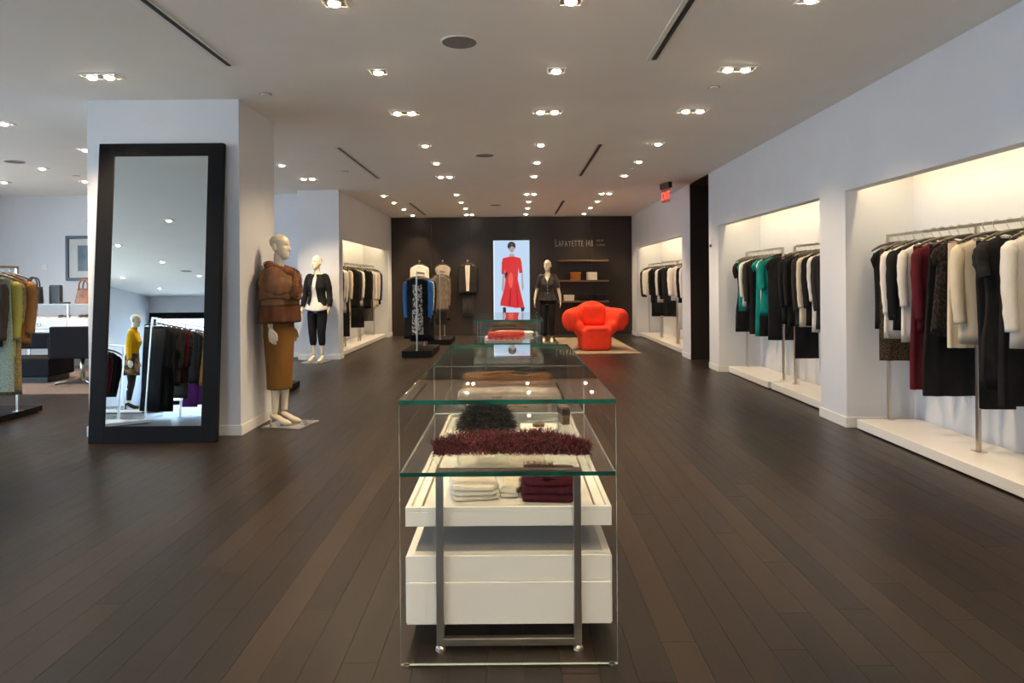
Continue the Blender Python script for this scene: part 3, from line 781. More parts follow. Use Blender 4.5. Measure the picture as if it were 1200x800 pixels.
bottoms('trousers', 'grey trousers hung below the dark open jacket on the back wall', -1.14, 17.66, 1.93, 0, GREY, .50, hw=.17)

# ================================================================ LEANING MIRROR
mr = thing('leaning_mirror', 'tall floor mirror in a wide dark wooden frame leaning on the pillar', 'mirror', (-3.142, 5.935, 0))
MW, MHt, FW, MTK = 1.115, 2.655, .135, .06
lean = R(-4.3)
mr.rotation_euler = (lean, 0, 0)
for nm, b in (('side_rail', bx(-MW/2, -MW/2+FW, 0, MTK, 0, MHt)), ('side_rail', bx(MW/2-FW, MW/2, 0, MTK, 0, MHt)),
              ('bottom_rail', bx(-MW/2+FW, MW/2-FW, 0, MTK, 0, .145)), ('top_rail', bx(-MW/2+FW, MW/2-FW, 0, MTK, MHt-.115, MHt))):
    b.build(nm, FRAME_M, mr, bev=.003)
bx(-MW/2+FW-.005, MW/2-FW+.005, .012, .02, .14, MHt-.11).build('mirror_glass', MIRROR, mr)
bx(-MW/2+.02, MW/2-.02, MTK, MTK+.006, .02, MHt-.02).build('backing_board', BLACKPL, mr)

# ================================================================ GLASS DISPLAY TABLES
def pane(nm, x0, x1, y0, y1, z0, z1, parent, edge=EDGE):
    d = (x1-x0, y1-y0, z1-z0); ax = d.index(min(d))
    # face order of MB.box: -z, +z, -y, +x, +y, -x
    faces = {0: (3, 5), 1: (2, 4), 2: (0, 1)}[ax]
    sides = [0 if i in faces else 1 for i in range(6)]
    return MB().box(x0, x1, y0, y1, z0, z1, 0, sides).build(nm, [GLASS, edge], parent)
def glass_table(xc, y0, length, label):
    t = thing('glass_display_table', label, 'display table', (xc, y0, 0))
    W = .39; g = .012; y1 = length
    pane('glass_top', -W, W, 0, y1, .941, .957, t)
    pane('front_pane', -W, W, 0, g, .006, .941, t, EDGE2); pane('rear_pane', -W, W, y1-g, y1, .006, .941, t, EDGE2)
    pane('glass_shelf', -W+.001, W-.001, g, y1-g, .679, .694, t)
    mid = length*.52
    pane('divider_pane', -W, W, mid, mid+.008, .694, .941, t, EDGE2)
    for yy, za in ((mid+.004, .694), (y1-.004, .01)):
        for sx in (-1, 1): bx(sx*W-.0015, sx*W+.0015, yy-.005, yy+.005, za, .939).build('polished_edge', EDGE2, t)
        bx(-W, W, yy-.005, yy+.005, .937, .940).build('polished_edge', EDGE2, t)
    bx(-W, W, mid-.004, mid, .694, .697).build('polished_edge', EDGE2, t)
    for sx in (-1, 1):
        for yy in (.006, y1-.006): MB().disc((sx*(W-.02), yy, 0), .012, (0,0,1), .006, 10).build('foot_pad', NICKEL, t)
    # two steel hoops with runners between them, carrying tray and drawer box
    for yy in (.115, y1-.115):
        h = MB(); a = .258; k = .014
        for s in (-1, 1):
            bx(s*a-k, s*a+k, yy-k, yy+k, .045, .655).build('hoop_leg', CHROME, t, bev=.002)
            MB().tube([(s*a, yy, 0), (s*a, yy, .01), (s*a, yy, .02)], [.02,.018,.009], 12).build('levelling_foot', NICKEL, t)
        bx(-a-k, a+k, yy-k, yy+k, .652, .679).build('hoop_top', CHROME, t, bev=.002)
        bx(-a-k, a+k, yy-k, yy+k, .02, .047).build('hoop_base', CHROME, t, bev=.002)
    for s in (-1, 1):
        bx(s*.258-.012, s*.258+.012, .129, y1-.129, .425, .449).build('runner', CHROME, t)
        bx(s*.258-.012, s*.258+.012, .129, y1-.129, .058, .082).build('runner', CHROME, t)
    D0, D1 = .15, y1-.15
    tw = .393
    tr = bx(-tw, tw, D0, D1, .45, .505).build('tray', LACQ, t, bev=.002)
    for a_ in ((-tw, tw, D0, D0+.018), (-tw, tw, D1-.018, D1), (-tw, -tw+.018, D0+.018, D1-.018), (tw-.018, tw, D0+.018, D1-.018)):
        bx(*a_, .505, .523).build('tray_rim', LACQ, tr, bev=.0015)
    for s in (-1, 1): bx(s*.335-.004, s*.335+.004, D0+.02, D1-.02, .505, .509).build('inlay_strip', NICKEL, tr)
    bx_ = bx(-tw, tw, D0, D1, .083, .335).build('drawer_box', LACQ, t, bev=.002)
    bx(-tw+.006, tw-.006, D0-.019, D0, .086, .2445).build('drawer_front', LACQ, bx_, bev=.002)
    bx(-tw+.006, tw-.006, D0-.012, D0, .2455, .343).build('drawer_front', LACQ, bx_, bev=.002)
    bx(-tw+.03, tw-.03, D0+.05, D1-.05, .335, .338).build('top_shade', mat('grey_shade', (.42,.40,.37), .7), bx_)  # grey sheet stands in for the shadow and reflection on the box top
    return t
glass_table(-.02, 2.45, 2.14, 'nearest long glass display table with white tray and drawer box')
glass_table(-.045, 7.60, 1.8, 'farther glass display table in front of the lit poster screen')

# ---- things laid out on the tables
def folded(name, label, cat, x, y, z, w, d, layers, lh, md, rz=0, seed=0, group=None, extra=None):
    t = thing(name, label, cat, (x, y, z), R(rz), group); rg = random.Random(seed)
    mats = md if isinstance(md, list) else [md]
    for i in range(layers):
        zz = i*lh; ww = w/2*(1-rg.uniform(0, .05)); dd = d/2*(1-rg.uniform(0, .06)); ph = rg.uniform(0, 6)
        rings = []
        for q, s in ((0.0, .94), (.12, .985), (.5, 1.0), (.88, .985), (1.0, .93)):
            r = []
            for k in range(36):
                a = 2*math.pi*k/36; c, sn = math.cos(a), math.sin(a)
                px, py = ww*s*math.copysign(abs(c)**.35, c), dd*s*math.copysign(abs(sn)**.35, sn)
                r.append((px+.004*math.sin(7*a+ph), py+.004*math.cos(5*a+ph), zz+lh*.985*q+ (.25*lh*math.sin(px*14+ph)*q*(i == layers-1 and layers > 1))))
            rings.append(r)
        m = MB(); m.loft(rings[:-1], True, False)
        top = rings[-1]; n_in = []
        m2 = rings[-1]
        m.loft([rings[-2], rings[-1], [(p[0]*.6, p[1]*.6, p[2]+.003) for p in top], [(p[0]*.2, p[1]*.2, p[2]+.004) for p in top]], True, True)
        m.loft([list(reversed(rings[0])), [(p[0]*.1, p[1]*.1, zz+.001) for p in reversed(rings[0])]], True, True)
        m.build('fold', mats[i % len(mats)], t, smooth=True)
    return t
def fur(parent, name, pts_n, md, ln, seed=1, wd=.0016, droop=.3, curl=.35):
    """short bent strands, one joined mesh"""
    rg = random.Random(seed); m = MB()
    for p, nrm in pts_n:
        n_ = Vector(nrm); j = Vector((rg.gauss(0,1), rg.gauss(0,1), rg.gauss(0,1)))*curl
        d = (n_+j).normalized(); L = ln*rg.uniform(.55, 1.25); p = Vector(p)
        side = d.cross(Vector((rg.gauss(0,1), rg.gauss(0,1), rg.gauss(0,1)))).normalized()*wd
        p1 = p+d*L*.5; p1.z = max(p1.z, .003); d2 = (d+Vector((rg.gauss(0,.4), rg.gauss(0,.4), -droop+rg.gauss(0,.3)))).normalized(); p2 = p1+d2*L*.5; p2.z = max(p2.z, .002)
        m.add([p-side, p+side, p1+side*.8, p1-side*.8, p2], [(0,1,2,3), (3,2,4)])
    return m.build(name, md, parent, kind='stuff')
MAROON_FUR = mat('maroon_fur', (.105,.012,.016), .8, var=.45, scale=60)
BLACK_FUR = mat('black_fur', (.018,.018,.017), .75, var=.4, scale=60)
RUST_FUR = mat('rust_fur', (.16,.055,.018), .8, var=.4, scale=50)
def sausage(path, rad, nu, nv, seed):
    """surface points and normals around a path"""
    rg = random.Random(seed); out = []
    for i in range(nu*nv):
        q = rg.random()*(len(path)-1); k = min(int(q), len(path)-2); f = q-k
        c = Vector(path[k]).lerp(Vector(path[k+1]), f); tg = (Vector(path[k+1])-Vector(path[k])).normalized()
        r = rad[k]+(rad[k+1]-rad[k])*f; a = rg.uniform(0, 2*math.pi)
        u = tg.cross(Vector((0,0,1))).normalized(); v = tg.cross(u)
        n_ = u*math.cos(a)+v*math.sin(a)
        out.append((c+Vector((n_.x*r, n_.y*r, n_.z*r*.75)), n_))
    return out
sf = thing('fur_scarf', 'long shaggy maroon fur scarf lying across the upper glass shelf', 'scarf', (0, 2.72, .696))
path = [(-.315,-.03,.030), (-.22,.0,.038), (-.08,.01,.042), (.03,.0,.038), (.12,.01,.044), (.22,-.015,.032), (.30,-.03,.026)]
rad = [.018,.036,.042,.038,.044,.030,.012]
m = MB(); m.tube(path, rad, 12, el=.75); m.build('scarf_core', MAROON_FUR, sf, smooth=True)
fur(sf, 'fur', sausage(path, rad, 90, 60, 3), MAROON_FUR, .042, 3, .0016, .5, .6)
hb = thing('fur_hat', 'shaggy black fur hat behind the maroon scarf', 'hat', (-.12, 3.10, .696))
rings = []
for q in range(9):
    a = R(q*11); rings.append([(.105*math.cos(a)**.7*math.cos(b), .09*math.cos(a)**.7*math.sin(b), .015+.095*math.sin(a)) for b in [2*math.pi*k/20 for k in range(20)]])
m = MB(); m.loft(rings, True, True); m.build('crown', BLACK_FUR, hb, smooth=True)
rg = random.Random(5); pn = []
for i in range(4200):
    a = R(90*rg.random()**1.2); b = rg.uniform(0, 6.28)
    n_ = Vector((math.cos(a)*math.cos(b), math.cos(a)*math.sin(b), math.sin(a)))
    pn.append(((.105*math.cos(a)**.7*math.cos(b), .09*math.cos(a)**.7*math.sin(b), .018+.095*math.sin(a)), n_))
fur(hb, 'fur', pn, BLACK_FUR, .045, 6)
WOOLW = cloth('ivory_knit', (.72,.66,.56), .06, 40, .9, .3)
WOOLM = cloth('maroon_knit', (.07,.006,.012), .3, 60, .95, .5)
folded('folded_blouse', 'pleated ivory blouse folded at the front left of the white tray', 'blouse', -.165, 2.83, .507, .20, .24, 3, .020, WOOLW, 6, 2)
folded('folded_sweater', 'small ivory sweater folded beside the pleated blouse on the tray', 'sweater', -.010, 2.86, .507, .075, .22, 2, .018, WOOLW, -5, 9)
bw = folded('folded_sweater', 'dark maroon knit sweater folded at the front right of the white tray', 'sweater', .145, 2.82, .507, .225, .26, 3, .031, WOOLM, -3, 4)
pn = [((rg.uniform(-.105,.02), rg.uniform(-.11,.11), .094), (0,0,1)) for i in range(700)]
fur(bw, 'fuzz', pn, WOOLM, .016, 8, .001)
folded('folded_cardigan', 'flat ivory cardigan folded in the middle of the white tray', 'cardigan', -.06, 3.28, .507, .42, .34, 2, .018, WOOLW, 2, 12)
GREYPRINT = pattern_mat('grey_marbled_print', 'noise', (.25,.21,.18), (.60,.55,.49), 16, .9, (1,1,1), .5)
folded('folded_scarf', 'ivory scarf with marbled grey print folded on the shelf behind', 'scarf', -.02, 4.14, .696, .64, .22, 2, .016, GREYPRINT, 0, 13)
cs = folded('folded_sweater', 'camel sweater with dark piping folded at the far end of the near table', 'sweater', -.03, 4.40, .696, .60, .24, 3, .032, CAMEL, 0, 14)
m = MB(); m.tube([(-.12+.24*i/10, -.1+.07*math.sin(math.pi*i/10), .103) for i in range(11)], .006, 6); m.build('neck_piping', BLACK2, cs, smooth=True)
m = MB(); m.tube([(-.06+.3*i/8, .075-.004*i, .104+.003*math.sin(i)) for i in range(9)], [.004,.006,.008,.009,.010,.012,.012,.012,.008], 6); m.build('hem_piping', BLACK2, cs, smooth=True)
# small acrylic box with dark trinkets
bxn = thing('acrylic_tray', 'small clear acrylic box on the upper glass shelf right of the fur hat', 'box', (.12, 3.22, .695))
for a_ in ((-.09,.09,-.07,-.066,0,.05), (-.09,.09,.066,.07,0,.05), (-.09,-.086,-.066,.066,0,.05), (.086,.09,-.066,.066,0,.05)): bx(*a_).build('side', GLASS, bxn)
bx(-.086,.086,-.066,.066,0,.004).build('base', LACQ, bxn)
LEATH = mat('brown_leather', (.10,.06,.035), .4, var=.3, scale=40)
MB().tube([(.0,0,0), (0,0,.016)], [.03,.028], 14).build('lid', LEATH, bxn)
sc_ = thing('leather_wallet', 'narrow brown leather wallet standing at the right of the near table shelf', 'wallet', (.245, 3.30, .695), R(12))
bx(-.018,.018,-.045,.045,0,.085).build('body', LEATH, sc_, bev=.004); bx(-.02,.02,-.047,.047,.045,.075).build('flap', DKBROWN, sc_, bev=.003)
# farther table
REDK = cloth('red_knit', (.50,.02,.02), .2, 40, .95, .4)
folded('folded_blouse', 'white blouse folded under the red fringed scarf on the far table', 'blouse', -.11, 7.98, .696, .44, .30, 2, .022, IVORY, 0, 21)
rs = folded('fringed_scarf', 'red scarf with a fringe folded on the white blouse of the far table', 'scarf', -.07, 7.92, .758, .44, .26, 2, .022, REDK, 0, 22)
m = MB()
for i in range(60):
    xx = -.21+.42*i/59; m.tube([(xx, -.12, .012), (xx+.004*math.sin(i*3), -.135, -.004), (xx+.006*math.sin(i*7), -.139, -.03-.01*(i % 3))], [.004,.0035,.002], 4)
m.build('fringe', REDK, rs, kind='stuff')
folded('folded_shirt', 'white shirt folded at the rear of the far table shelf', 'shirt', .02, 8.76, .696, .5, .34, 2, .024, IVORY, 2, 23)
folded('folded_shirt', 'black shirt folded in the middle of the far table shelf', 'shirt', -.12, 9.12, .696, .34, .28, 3, .024, BLACK2, 3, 24)
folded('folded_sweater', 'red sweater folded on the white tray of the far table', 'sweater', .17, 7.98, .507, .24, .26, 2, .028, REDK, 0, 25)

# ================================================================ BACK WALL: screen, lettering, shelves
SX0, SX1, SZ0, SZ1 = -.485, .465, .50, 2.455
scn = thing('poster_screen', 'tall lit screen on the dark wall showing a person in a red dress', 'screen', (0, YB-.06, 0))
bx(SX0, SX1, .0, .06, SZ0, SZ1).build('housing', BLACKPL, scn, bev=.004)
bx(SX0+.008, SX1-.008, -.003, 0, SZ0+.008, SZ1-.008).build('display', emit('screen_blue', (.50,.66,.86), 0.40), scn)
def flat(nm, pts, md, lay):
    y = -.003-.0012*lay
    m = MB(); n_ = len(pts); m.add([(p[0], y, p[1]) for p in pts]+[(p[0], y+.0011, p[1]) for p in pts], [tuple(range(n_))]+[(i+n_, (i+1)%n_+n_, (i+1)%n_, i) for i in range(n_)])
    m.build(nm, md, scn)
E_RED = emit('screen_red', (.62,.022,.03), 0.42); E_RED2 = emit('screen_dark_red', (.35,.012,.016), 0.42); E_SKIN = emit('screen_skin', (.42,.33,.33), 0.42)
E_HAIR = emit('screen_hair', (.02,.018,.02), 0.42); E_BOOT = emit('screen_boot', (.015,.015,.02), 0.42); E_LITE = emit('screen_highlight', (.75,.10,.07), 0.42); E_GLOW = emit('screen_white', (.80,.90,1.0), 0.42)
def el(cx, cz, rx, rz, n=20): return [(cx+rx*math.cos(2*math.pi*k/n), cz-rz*math.sin(2*math.pi*k/n)) for k in range(n)]
cx = .0
flat('screen_border', [(SX0+.008,SZ1-.008),(SX0+.035,SZ1-.008),(SX0+.035,SZ0+.01),(SX0+.008,SZ0+.01)], E_GLOW, 1)
flat('legs', [(-.24,.72),(-.16,.72),(-.16,.52),(-.24,.52)], E_BOOT, 1); flat('legs', [(.22,.72),(.33,.72),(.30,.62),(.24,.60)], E_BOOT, 1)
flat('neck', [(-.06,2.10),(.06,2.10),(.07,1.98),(-.07,1.98)], E_SKIN, 1)
flat('arm', [(-.24,1.58),(-.19,1.58),(-.20,1.16),(-.25,1.10),(-.27,1.2)], E_SKIN, 1); flat('arm', [(.24,1.58),(.28,1.58),(.30,1.25),(.28,1.12),(.25,1.2)], E_SKIN, 1)
flat('hair', el(-.005,2.30,.105,.115), E_HAIR, 1); flat('face', el(-.0,2.24,.07,.105), E_SKIN, 2); flat('fringe_hair', [(-.075,2.33),(.075,2.33),(.06,2.27),(.0,2.30),(-.065,2.25)], E_HAIR, 3)
for s in (-1,1): flat('eye', el(s*.032,2.245,.016,.008,10), E_HAIR, 3)
flat('mouth', el(0,2.185,.022,.009,10), E_RED2, 3)
flat('red_dress', [(-.06,2.03),(.07,2.03),(.22,1.99),(.25,1.88),(.28,1.60),(.19,1.60),(.17,1.75),(.15,1.45),(.20,1.2),(.30,.78),(.31,.71),(.1,.70),(-.1,.735),(-.31,.77),(-.29,.9),(-.20,1.2),(-.17,1.45),(-.18,1.72),(-.19,1.58),(-.27,1.58),(-.26,1.88),(-.23,1.99)], E_RED, 2)
flat('dress_fold', [(-.19,1.60),(-.10,1.64),(-.13,1.50),(-.18,1.46)], E_HAIR, 3); flat('dress_highlight', el(-.03,1.42,.06,.20), E_LITE, 3)
flat('dress_fold', [(-.05,1.2),(-.02,1.2),(-.04,.75),(-.10,.75)], E_RED2, 3); flat('dress_fold', [(.10,1.3),(.12,1.3),(.17,.74),(.13,.74)], E_RED2, 3)
# lettering
def text_mesh(body, size, sx, ext):
    c = bpy.data.curves.new('lettering', 'FONT'); c.body = body; c.size = size; c.extrude = ext; c.align_x = 'LEFT'; c.resolution_u = 3
    o = bpy.data.objects.new('tmp', c); col.objects.link(o); dg = bpy.context.evaluated_depsgraph_get()
    me = bpy.data.meshes.new_from_object(o.evaluated_get(dg)); bpy.data.objects.remove(o)
    for v in me.vertices: v.co.x *= sx
    return me
SIGN = mat('sign_letter_metal', (.50,.42,.36), .35, .6)
sg = thing('wall_sign', 'thin metal shop name lettering on the dark wall above the shelves', 'sign', (1.13, YB, 2.285))
xx = 0
for ch, sz in [('L', .27)]+[(c_, .215) for c_ in 'AFAYETTE']+[(' ', .2)]+[(c_, .235) for c_ in '148']:
    if ch == ' ': xx += .06; continue
    me = text_mesh(ch, sz, .50, .008); me.materials.append(SIGN)
    wid = max(v.co.x for v in me.vertices)-min(v.co.x for v in me.vertices); mn = min(v.co.x for v in me.vertices)
    o = link('letter', me, sg); o.location = (xx-mn, -.009, 0); o.rotation_euler = (R(90), 0, 0); xx += wid+.026
for body, zz in (('NEW', .115), ('YORK', .0)):
    xq = xx+.07
    for ch in body:
        me = text_mesh(ch, .085, .8, .005); me.materials.append(SIGN)
        wid = max(v.co.x for v in me.vertices)-min(v.co.x for v in me.vertices); mn = min(v.co.x for v in me.vertices)
        o = link('small_letter', me, sg); o.location = (xq-mn, -.006, zz); o.rotation_euler = (R(90), 0, 0); xq += wid+.018
SHELF = wood_mat('shelf_walnut', ((.11,.055,.028),(.17,.088,.045),(.24,.13,.07)), .4, (.8, 12, 12), False)
ws = []
for z_, d_ in ((1.93, 'top empty'), (1.41, 'middle'), (.88, 'lowest')):
    s_ = thing('wall_shelf', f'{d_} brown wooden shelf on the dark wall behind the red armchair', 'shelf', (1.83, YB, z_), 0)
    bx(-.64, .64, -.30, 0, -.045, 0).build('board', SHELF, s_, bev=.003)
    bx(-.6, .6, -.012, 0, -.075, -.045).build('bracket', DARKM, s_)
ORANGE = cloth('orange_knit', (.46,.16,.03), .12)
NAVYK = cloth('navy_knit', (.012,.016,.035), .2)
for x_, z_, n_, md_, c_, pl in ((1.63, 1.41, 4, ORANGE, 'orange', 'middle'), (2.05, 1.41, 4, IVORY, 'white', 'middle'), (1.46, .88, 3, IVORY, 'white', 'lowest'), (1.87, .88, 3, BLACK2, 'black', 'lowest'), (2.28, .88, 3, NAVYK, 'navy', 'lowest')):
    pos = {4: ['bottom', 'second', 'third', 'topmost'], 3: ['bottom', 'middle', 'topmost']}[n_]
    for i in range(n_):
        folded('folded_sweater', f'{pos[i]} {c_} sweater in the folded stack on the {pl} wall shelf', 'sweater', x_, YB-.16, z_+.001+i*.051, .27, .24, 1, .0455, md_, random.uniform(-4, 4), 40+i, f'folded {c_} sweaters on the {pl} shelf')

# ================================================================ RED ARMCHAIR AND RUG
RUGM = mat('rug_taupe', (.26,.20,.13), .95, var=.12, scale=60, bump=.3)
rgm = thing('rug', 'taupe rug under the red armchair', 'rug', (1.66, 14.75, 0))
bx(-.64, .78, -1.85, 1.85, 0, .012).build('pile', RUGM, rgm, bev=.004)
RED_W = mat('red_felt', (.82,.036,.006), .85, var=.06, scale=8, bump=.1)
ch = thing('armchair', 'big rounded red-orange armchair with bulging arms on the rug', 'armchair', (1.645, 13.85, .012), R(2))
def rbox(m, x0, x1, y0, y1, z0, z1, r=.06, topsc=1.0):
    rings = []
    for z, ins in ((z0, r), (z0+r*.3, r*.25), (z0+r, 0), (z1-r, 0), (z1-r*.3, r*.25), (z1, r)):
        k = topsc if z > (z0+z1)/2 else 1
        cx_, cy_ = (x0+x1)/2, (y0+y1)/2; a, b = ((x1-x0)/2-ins)*k, (y1-y0)/2-ins
        rings.append([(cx_+a*math.copysign(abs(math.cos(t))**.28, math.cos(t)), cy_+b*math.copysign(abs(math.sin(t))**.28, math.sin(t)), z) for t in [2*math.pi*i/40 for i in range(40)]])
    m.loft(rings, True, True)
def ellipsoid(m, c, r, rot=0, n=24, p=1.0, tilt=0):
    rings = []
    M = Matrix.Rotation(tilt, 3, 'Y') @ Matrix.Rotation(rot, 3, 'Z')
    for i in range(1, n):
        a = math.pi*i/n-math.pi/2
        ca, sa = math.cos(a), math.sin(a)
        ca = math.copysign(abs(ca)**p, ca); sa = math.copysign(abs(sa)**p, sa)
        rings.append([Vector(c)+M @ Vector((r[0]*ca*math.cos(b), r[1]*sa, -r[2]*ca*math.sin(b))) for b in [2*math.pi*k/n for k in range(n)]])
    m.loft(rings, True, True)
m = MB()
rbox(m, -.30, .30, -.50, .34, 0, .43, .05)
for s in (-1, 1):
    ellipsoid(m, (s*.415, -.10, .605), (.165, .30, .225), R(s*30), 24, .38, R(s*6))      # arm horn: blunt drum flaring outwards
    ellipsoid(m, (s*.325, -.06, .44), (.125, .36, .17), 0, 20, .6, R(s*30))
ellipsoid(m, (0, .24, .60), (.40, .22, .36), 0, 24, .75)
ellipsoid(m, (0, .20, .45), (.42, .26, .30), 0, 20, .7)
for s in (-1, 1): ellipsoid(m, (s*.32, .22, .67), (.16, .18, .17), 0, 18, .7)
me = remeshed('upholstered_body', m, .022, 10); me.materials.append(RED_W); link('upholstered_body', me, ch)
m = MB(); rbox(m, -.245, .245, -.505, .10, .36, .470, .045); link('seat_cushion', (lambda me: (me.materials.append(RED_W), me)[1])(remeshed('seat_cushion', m, .015, 6)), ch)
m = MB(); rbox(m, -.24, .24, -.165, .14, .44, .89, .09); o = link('back_cushion', (lambda me: (me.materials.append(RED_W), me)[1])(remeshed('back_cushion', m, .015, 8)), ch)
o.rotation_euler = (R(-6), 0, 0)

# ================================================================ EXIT SIGN, WALL SENSOR
ex = thing('exit_sign', 'hanging edge-lit red exit sign below a black ceiling box', 'sign', (2.66, 11.75, H), R(-76))
bx(-.16, .16, -.03, .03, -.10, 0).build('housing', DARKM, ex, bev=.004)
bx(-.165, -.16, -.032, .032, -.10, 0).build('end_cap', BLACKPL, ex); bx(.16, .165, -.032, .032, -.10, 0).build('end_cap', BLACKPL, ex)
bx(-.15, .15, -.005, .005, -.34, -.10).build('acrylic_plate', thin_glass('red_acrylic', (.95,.62,.58)), ex)
me = text_mesh('EXIT', .2, .80, .002); E_EX = emit('exit_red', (1.0,.10,.06), .8); me.materials.append(E_EX)
wid = max(v.co.x for v in me.vertices)
o = link('lettering', me, ex); o.location = (-wid/2, -.008, -.29); o.rotation_euler = (R(90), 0, 0)
th_ = thing('wall_sensor', 'small round sensor on the white wall beside the dark passage', 'sensor', (XR, 10.62, 1.98), R(90))
MB().tube([(0,0,0), (0,.012,0), (0,.02,0)], [.04,.04,.03], 18).build('disc', BASE_M, th_); bx(-.015,.015,.01,.03,-.085,-.045).build('switch', GREY, th_)
th_.rotation_euler = (0, 0, R(90))

# ================================================================ MANNEQUINS
HEAD_W = [(0,.020),(.06,.038),(.2,.056),(.4,.068),(.6,.074),(.75,.072),(.88,.056),(.96,.033),(1,.008)]
HEAD_F = [(0,.070),(.06,.085),(.2,.090),(.4,.092),(.55,.091),(.7,.094),(.85,.078),(.95,.045),(1,.0)]
HEAD_B = [(0,-.02),(.06,.0),(.2,.03),(.4,.072),(.6,.098),(.75,.10),(.88,.078),(.96,.045),(1,.012)]
def g(d, s): return math.exp(-(d/s)**2)
def head(m, turn, n=40, rows=34):
    Mt = Matrix.Rotation(turn, 3, 'Z'); z0, z1 = 1.600, 1.852; rings = []
    for i in range(rows+1):
        t = i/rows; z = z0+(z1-z0)*t; rx, f, b = lerp(HEAD_W, t), lerp(HEAD_F, t), lerp(HEAD_B, t)
        mid, hf = (b-f)/2, (b+f)/2; r = []
        for k in range(n):
            a = 2*math.pi*k/n; x = rx*math.cos(a); y = mid+hf*math.sin(a)
            if math.sin(a) < 0.1:
                fr = max(0, -math.sin(a))
                y -= fr*(.024*g(x, .013)*(g(t-.37, .06)+.75*g(t-.46, .07)+.3*g(t-.54,.06)))          # nose
                y += fr*.014*(g(abs(x)-.031, .017)*g(t-.525, .045))                                 # eye sockets
                y -= fr*.004*g(abs(x)-.03, .03)*g(t-.60, .04)                                        # brow
                y -= fr*.009*g(x, .026)*(g(t-.235, .022)+g(t-.185, .02)*.9)                          # lips
                y -= fr*.008*g(x, .022)*g(t-.06, .05)                                                # chin
                y -= fr*.004*g(abs(x)-.045, .02)*g(t-.40, .09)                                       # cheeks
            r.append(Mt @ Vector((x, y, 0))+Vector((0, -.004, z)))
        rings.append(r)
    m.loft(rings, True, True)
    for s in (-1, 1):
        m.tube([Mt @ Vector((s*.070, .012, 0))+Vector((0,0,1.685)), Mt @ Vector((s*.080, .018, 0))+Vector((0,0,1.715)), Mt @ Vector((s*.078, .020, 0))+Vector((0,0,1.745))], [.010,.014,.010], 8, el=1.5)
TORSO = [(.0,.845,.06,.06),(.0,.87,.12,.09),(.005,.91,.165,.108),(.012,.97,.172,.116),(.004,1.06,.142,.095),(-.004,1.15,.116,.082),(-.010,1.23,.125,.092),(-.022,1.31,.138,.108),(-.006,1.39,.145,.096),(.006,1.45,.152,.074),(.012,1.49,.118,.058),(.012,1.53,.062,.052),(.005,1.58,.049,.050),(-.002,1.66,.050,.055)]
def arm_pts(s, spread=0.0, bend=0.0):
    return [(s*.160,.010,1.458), (s*(.192+spread*.3),.014,1.34), (s*(.208+spread*.7),.016,1.185), (s*(.222+spread),-.012-bend*.4,1.06), (s*(.230+spread*1.15),-.042-bend,.945)]
ARM_R = [.048,.042,.034,.033,.022]
def leg_pts(s, gap=.088, fwd=0.0):
    return [(s*gap,.006,.93), (s*(gap+.004),-fwd*.3,.75), (s*gap,-.006-fwd*.6,.56), (s*gap,-.010-fwd*.7,.49), (s*gap,.014-fwd*.8,.37), (s*gap,.018-fwd*.9,.22), (s*gap,.022-fwd,.12)]
LEG_R = [.088,.077,.056,.049,.051,.035,.029]
def hand(m, s, w, k=1.0):
    w = Vector(w); d = Vector((s*.03, -.16, -1)).normalized(); fwd = Vector((0,-1,-.16)).normalized()   # fingers spread along fwd
    palm_c = [w, w+d*.035, w+d*.075, w+d*.098]
    m.tube(palm_c, [.020,.031,.038,.034], 10, el=.42, ref=fwd)
    for i, (o, L) in enumerate(((.027,.070),(.009,.082),(-.009,.076),(-.026,.060))):
        b = w+d*.085+fwd*o; inn = Vector((-s*.35, -.05, -1)).normalized()
        p = [b, b+d*L*.45+fwd*o*.12, b+d*L*.45+inn*L*.32+fwd*o*.16, b+d*L*.42+inn*L*.62+fwd*o*.16]
        m.tube(p, [.0095,.0090,.0082,.0062], 7)
    b = w+d*.032+fwd*.026
    m.tube([b, b+(fwd*.7+d*.6)*.035, b+(fwd*.45+d*.95)*.062, b+(fwd*.3+d*1.1)*.080], [.013,.0115,.0100,.0070], 7)
def foot(m, s, gap=.088, fwd=0.0):
    x = s*gap; y = .022-fwd
    m.tube([(x,y+.032,.10),(x,y+.018,.088),(x+s*.002,y-.03,.066),(x+s*.005,y-.085,.034),(x+s*.006,y-.13,.022),(x+s*.004,y-.172,.016)], [.026,.032,.033,.038,.034,.016], 12, el=.75, ref=(1,0,0))
    m.tube([(x,y+.034,.09),(x,y+.040,.05),(x,y+.043,.0)], [.022,.012,.009], 8)
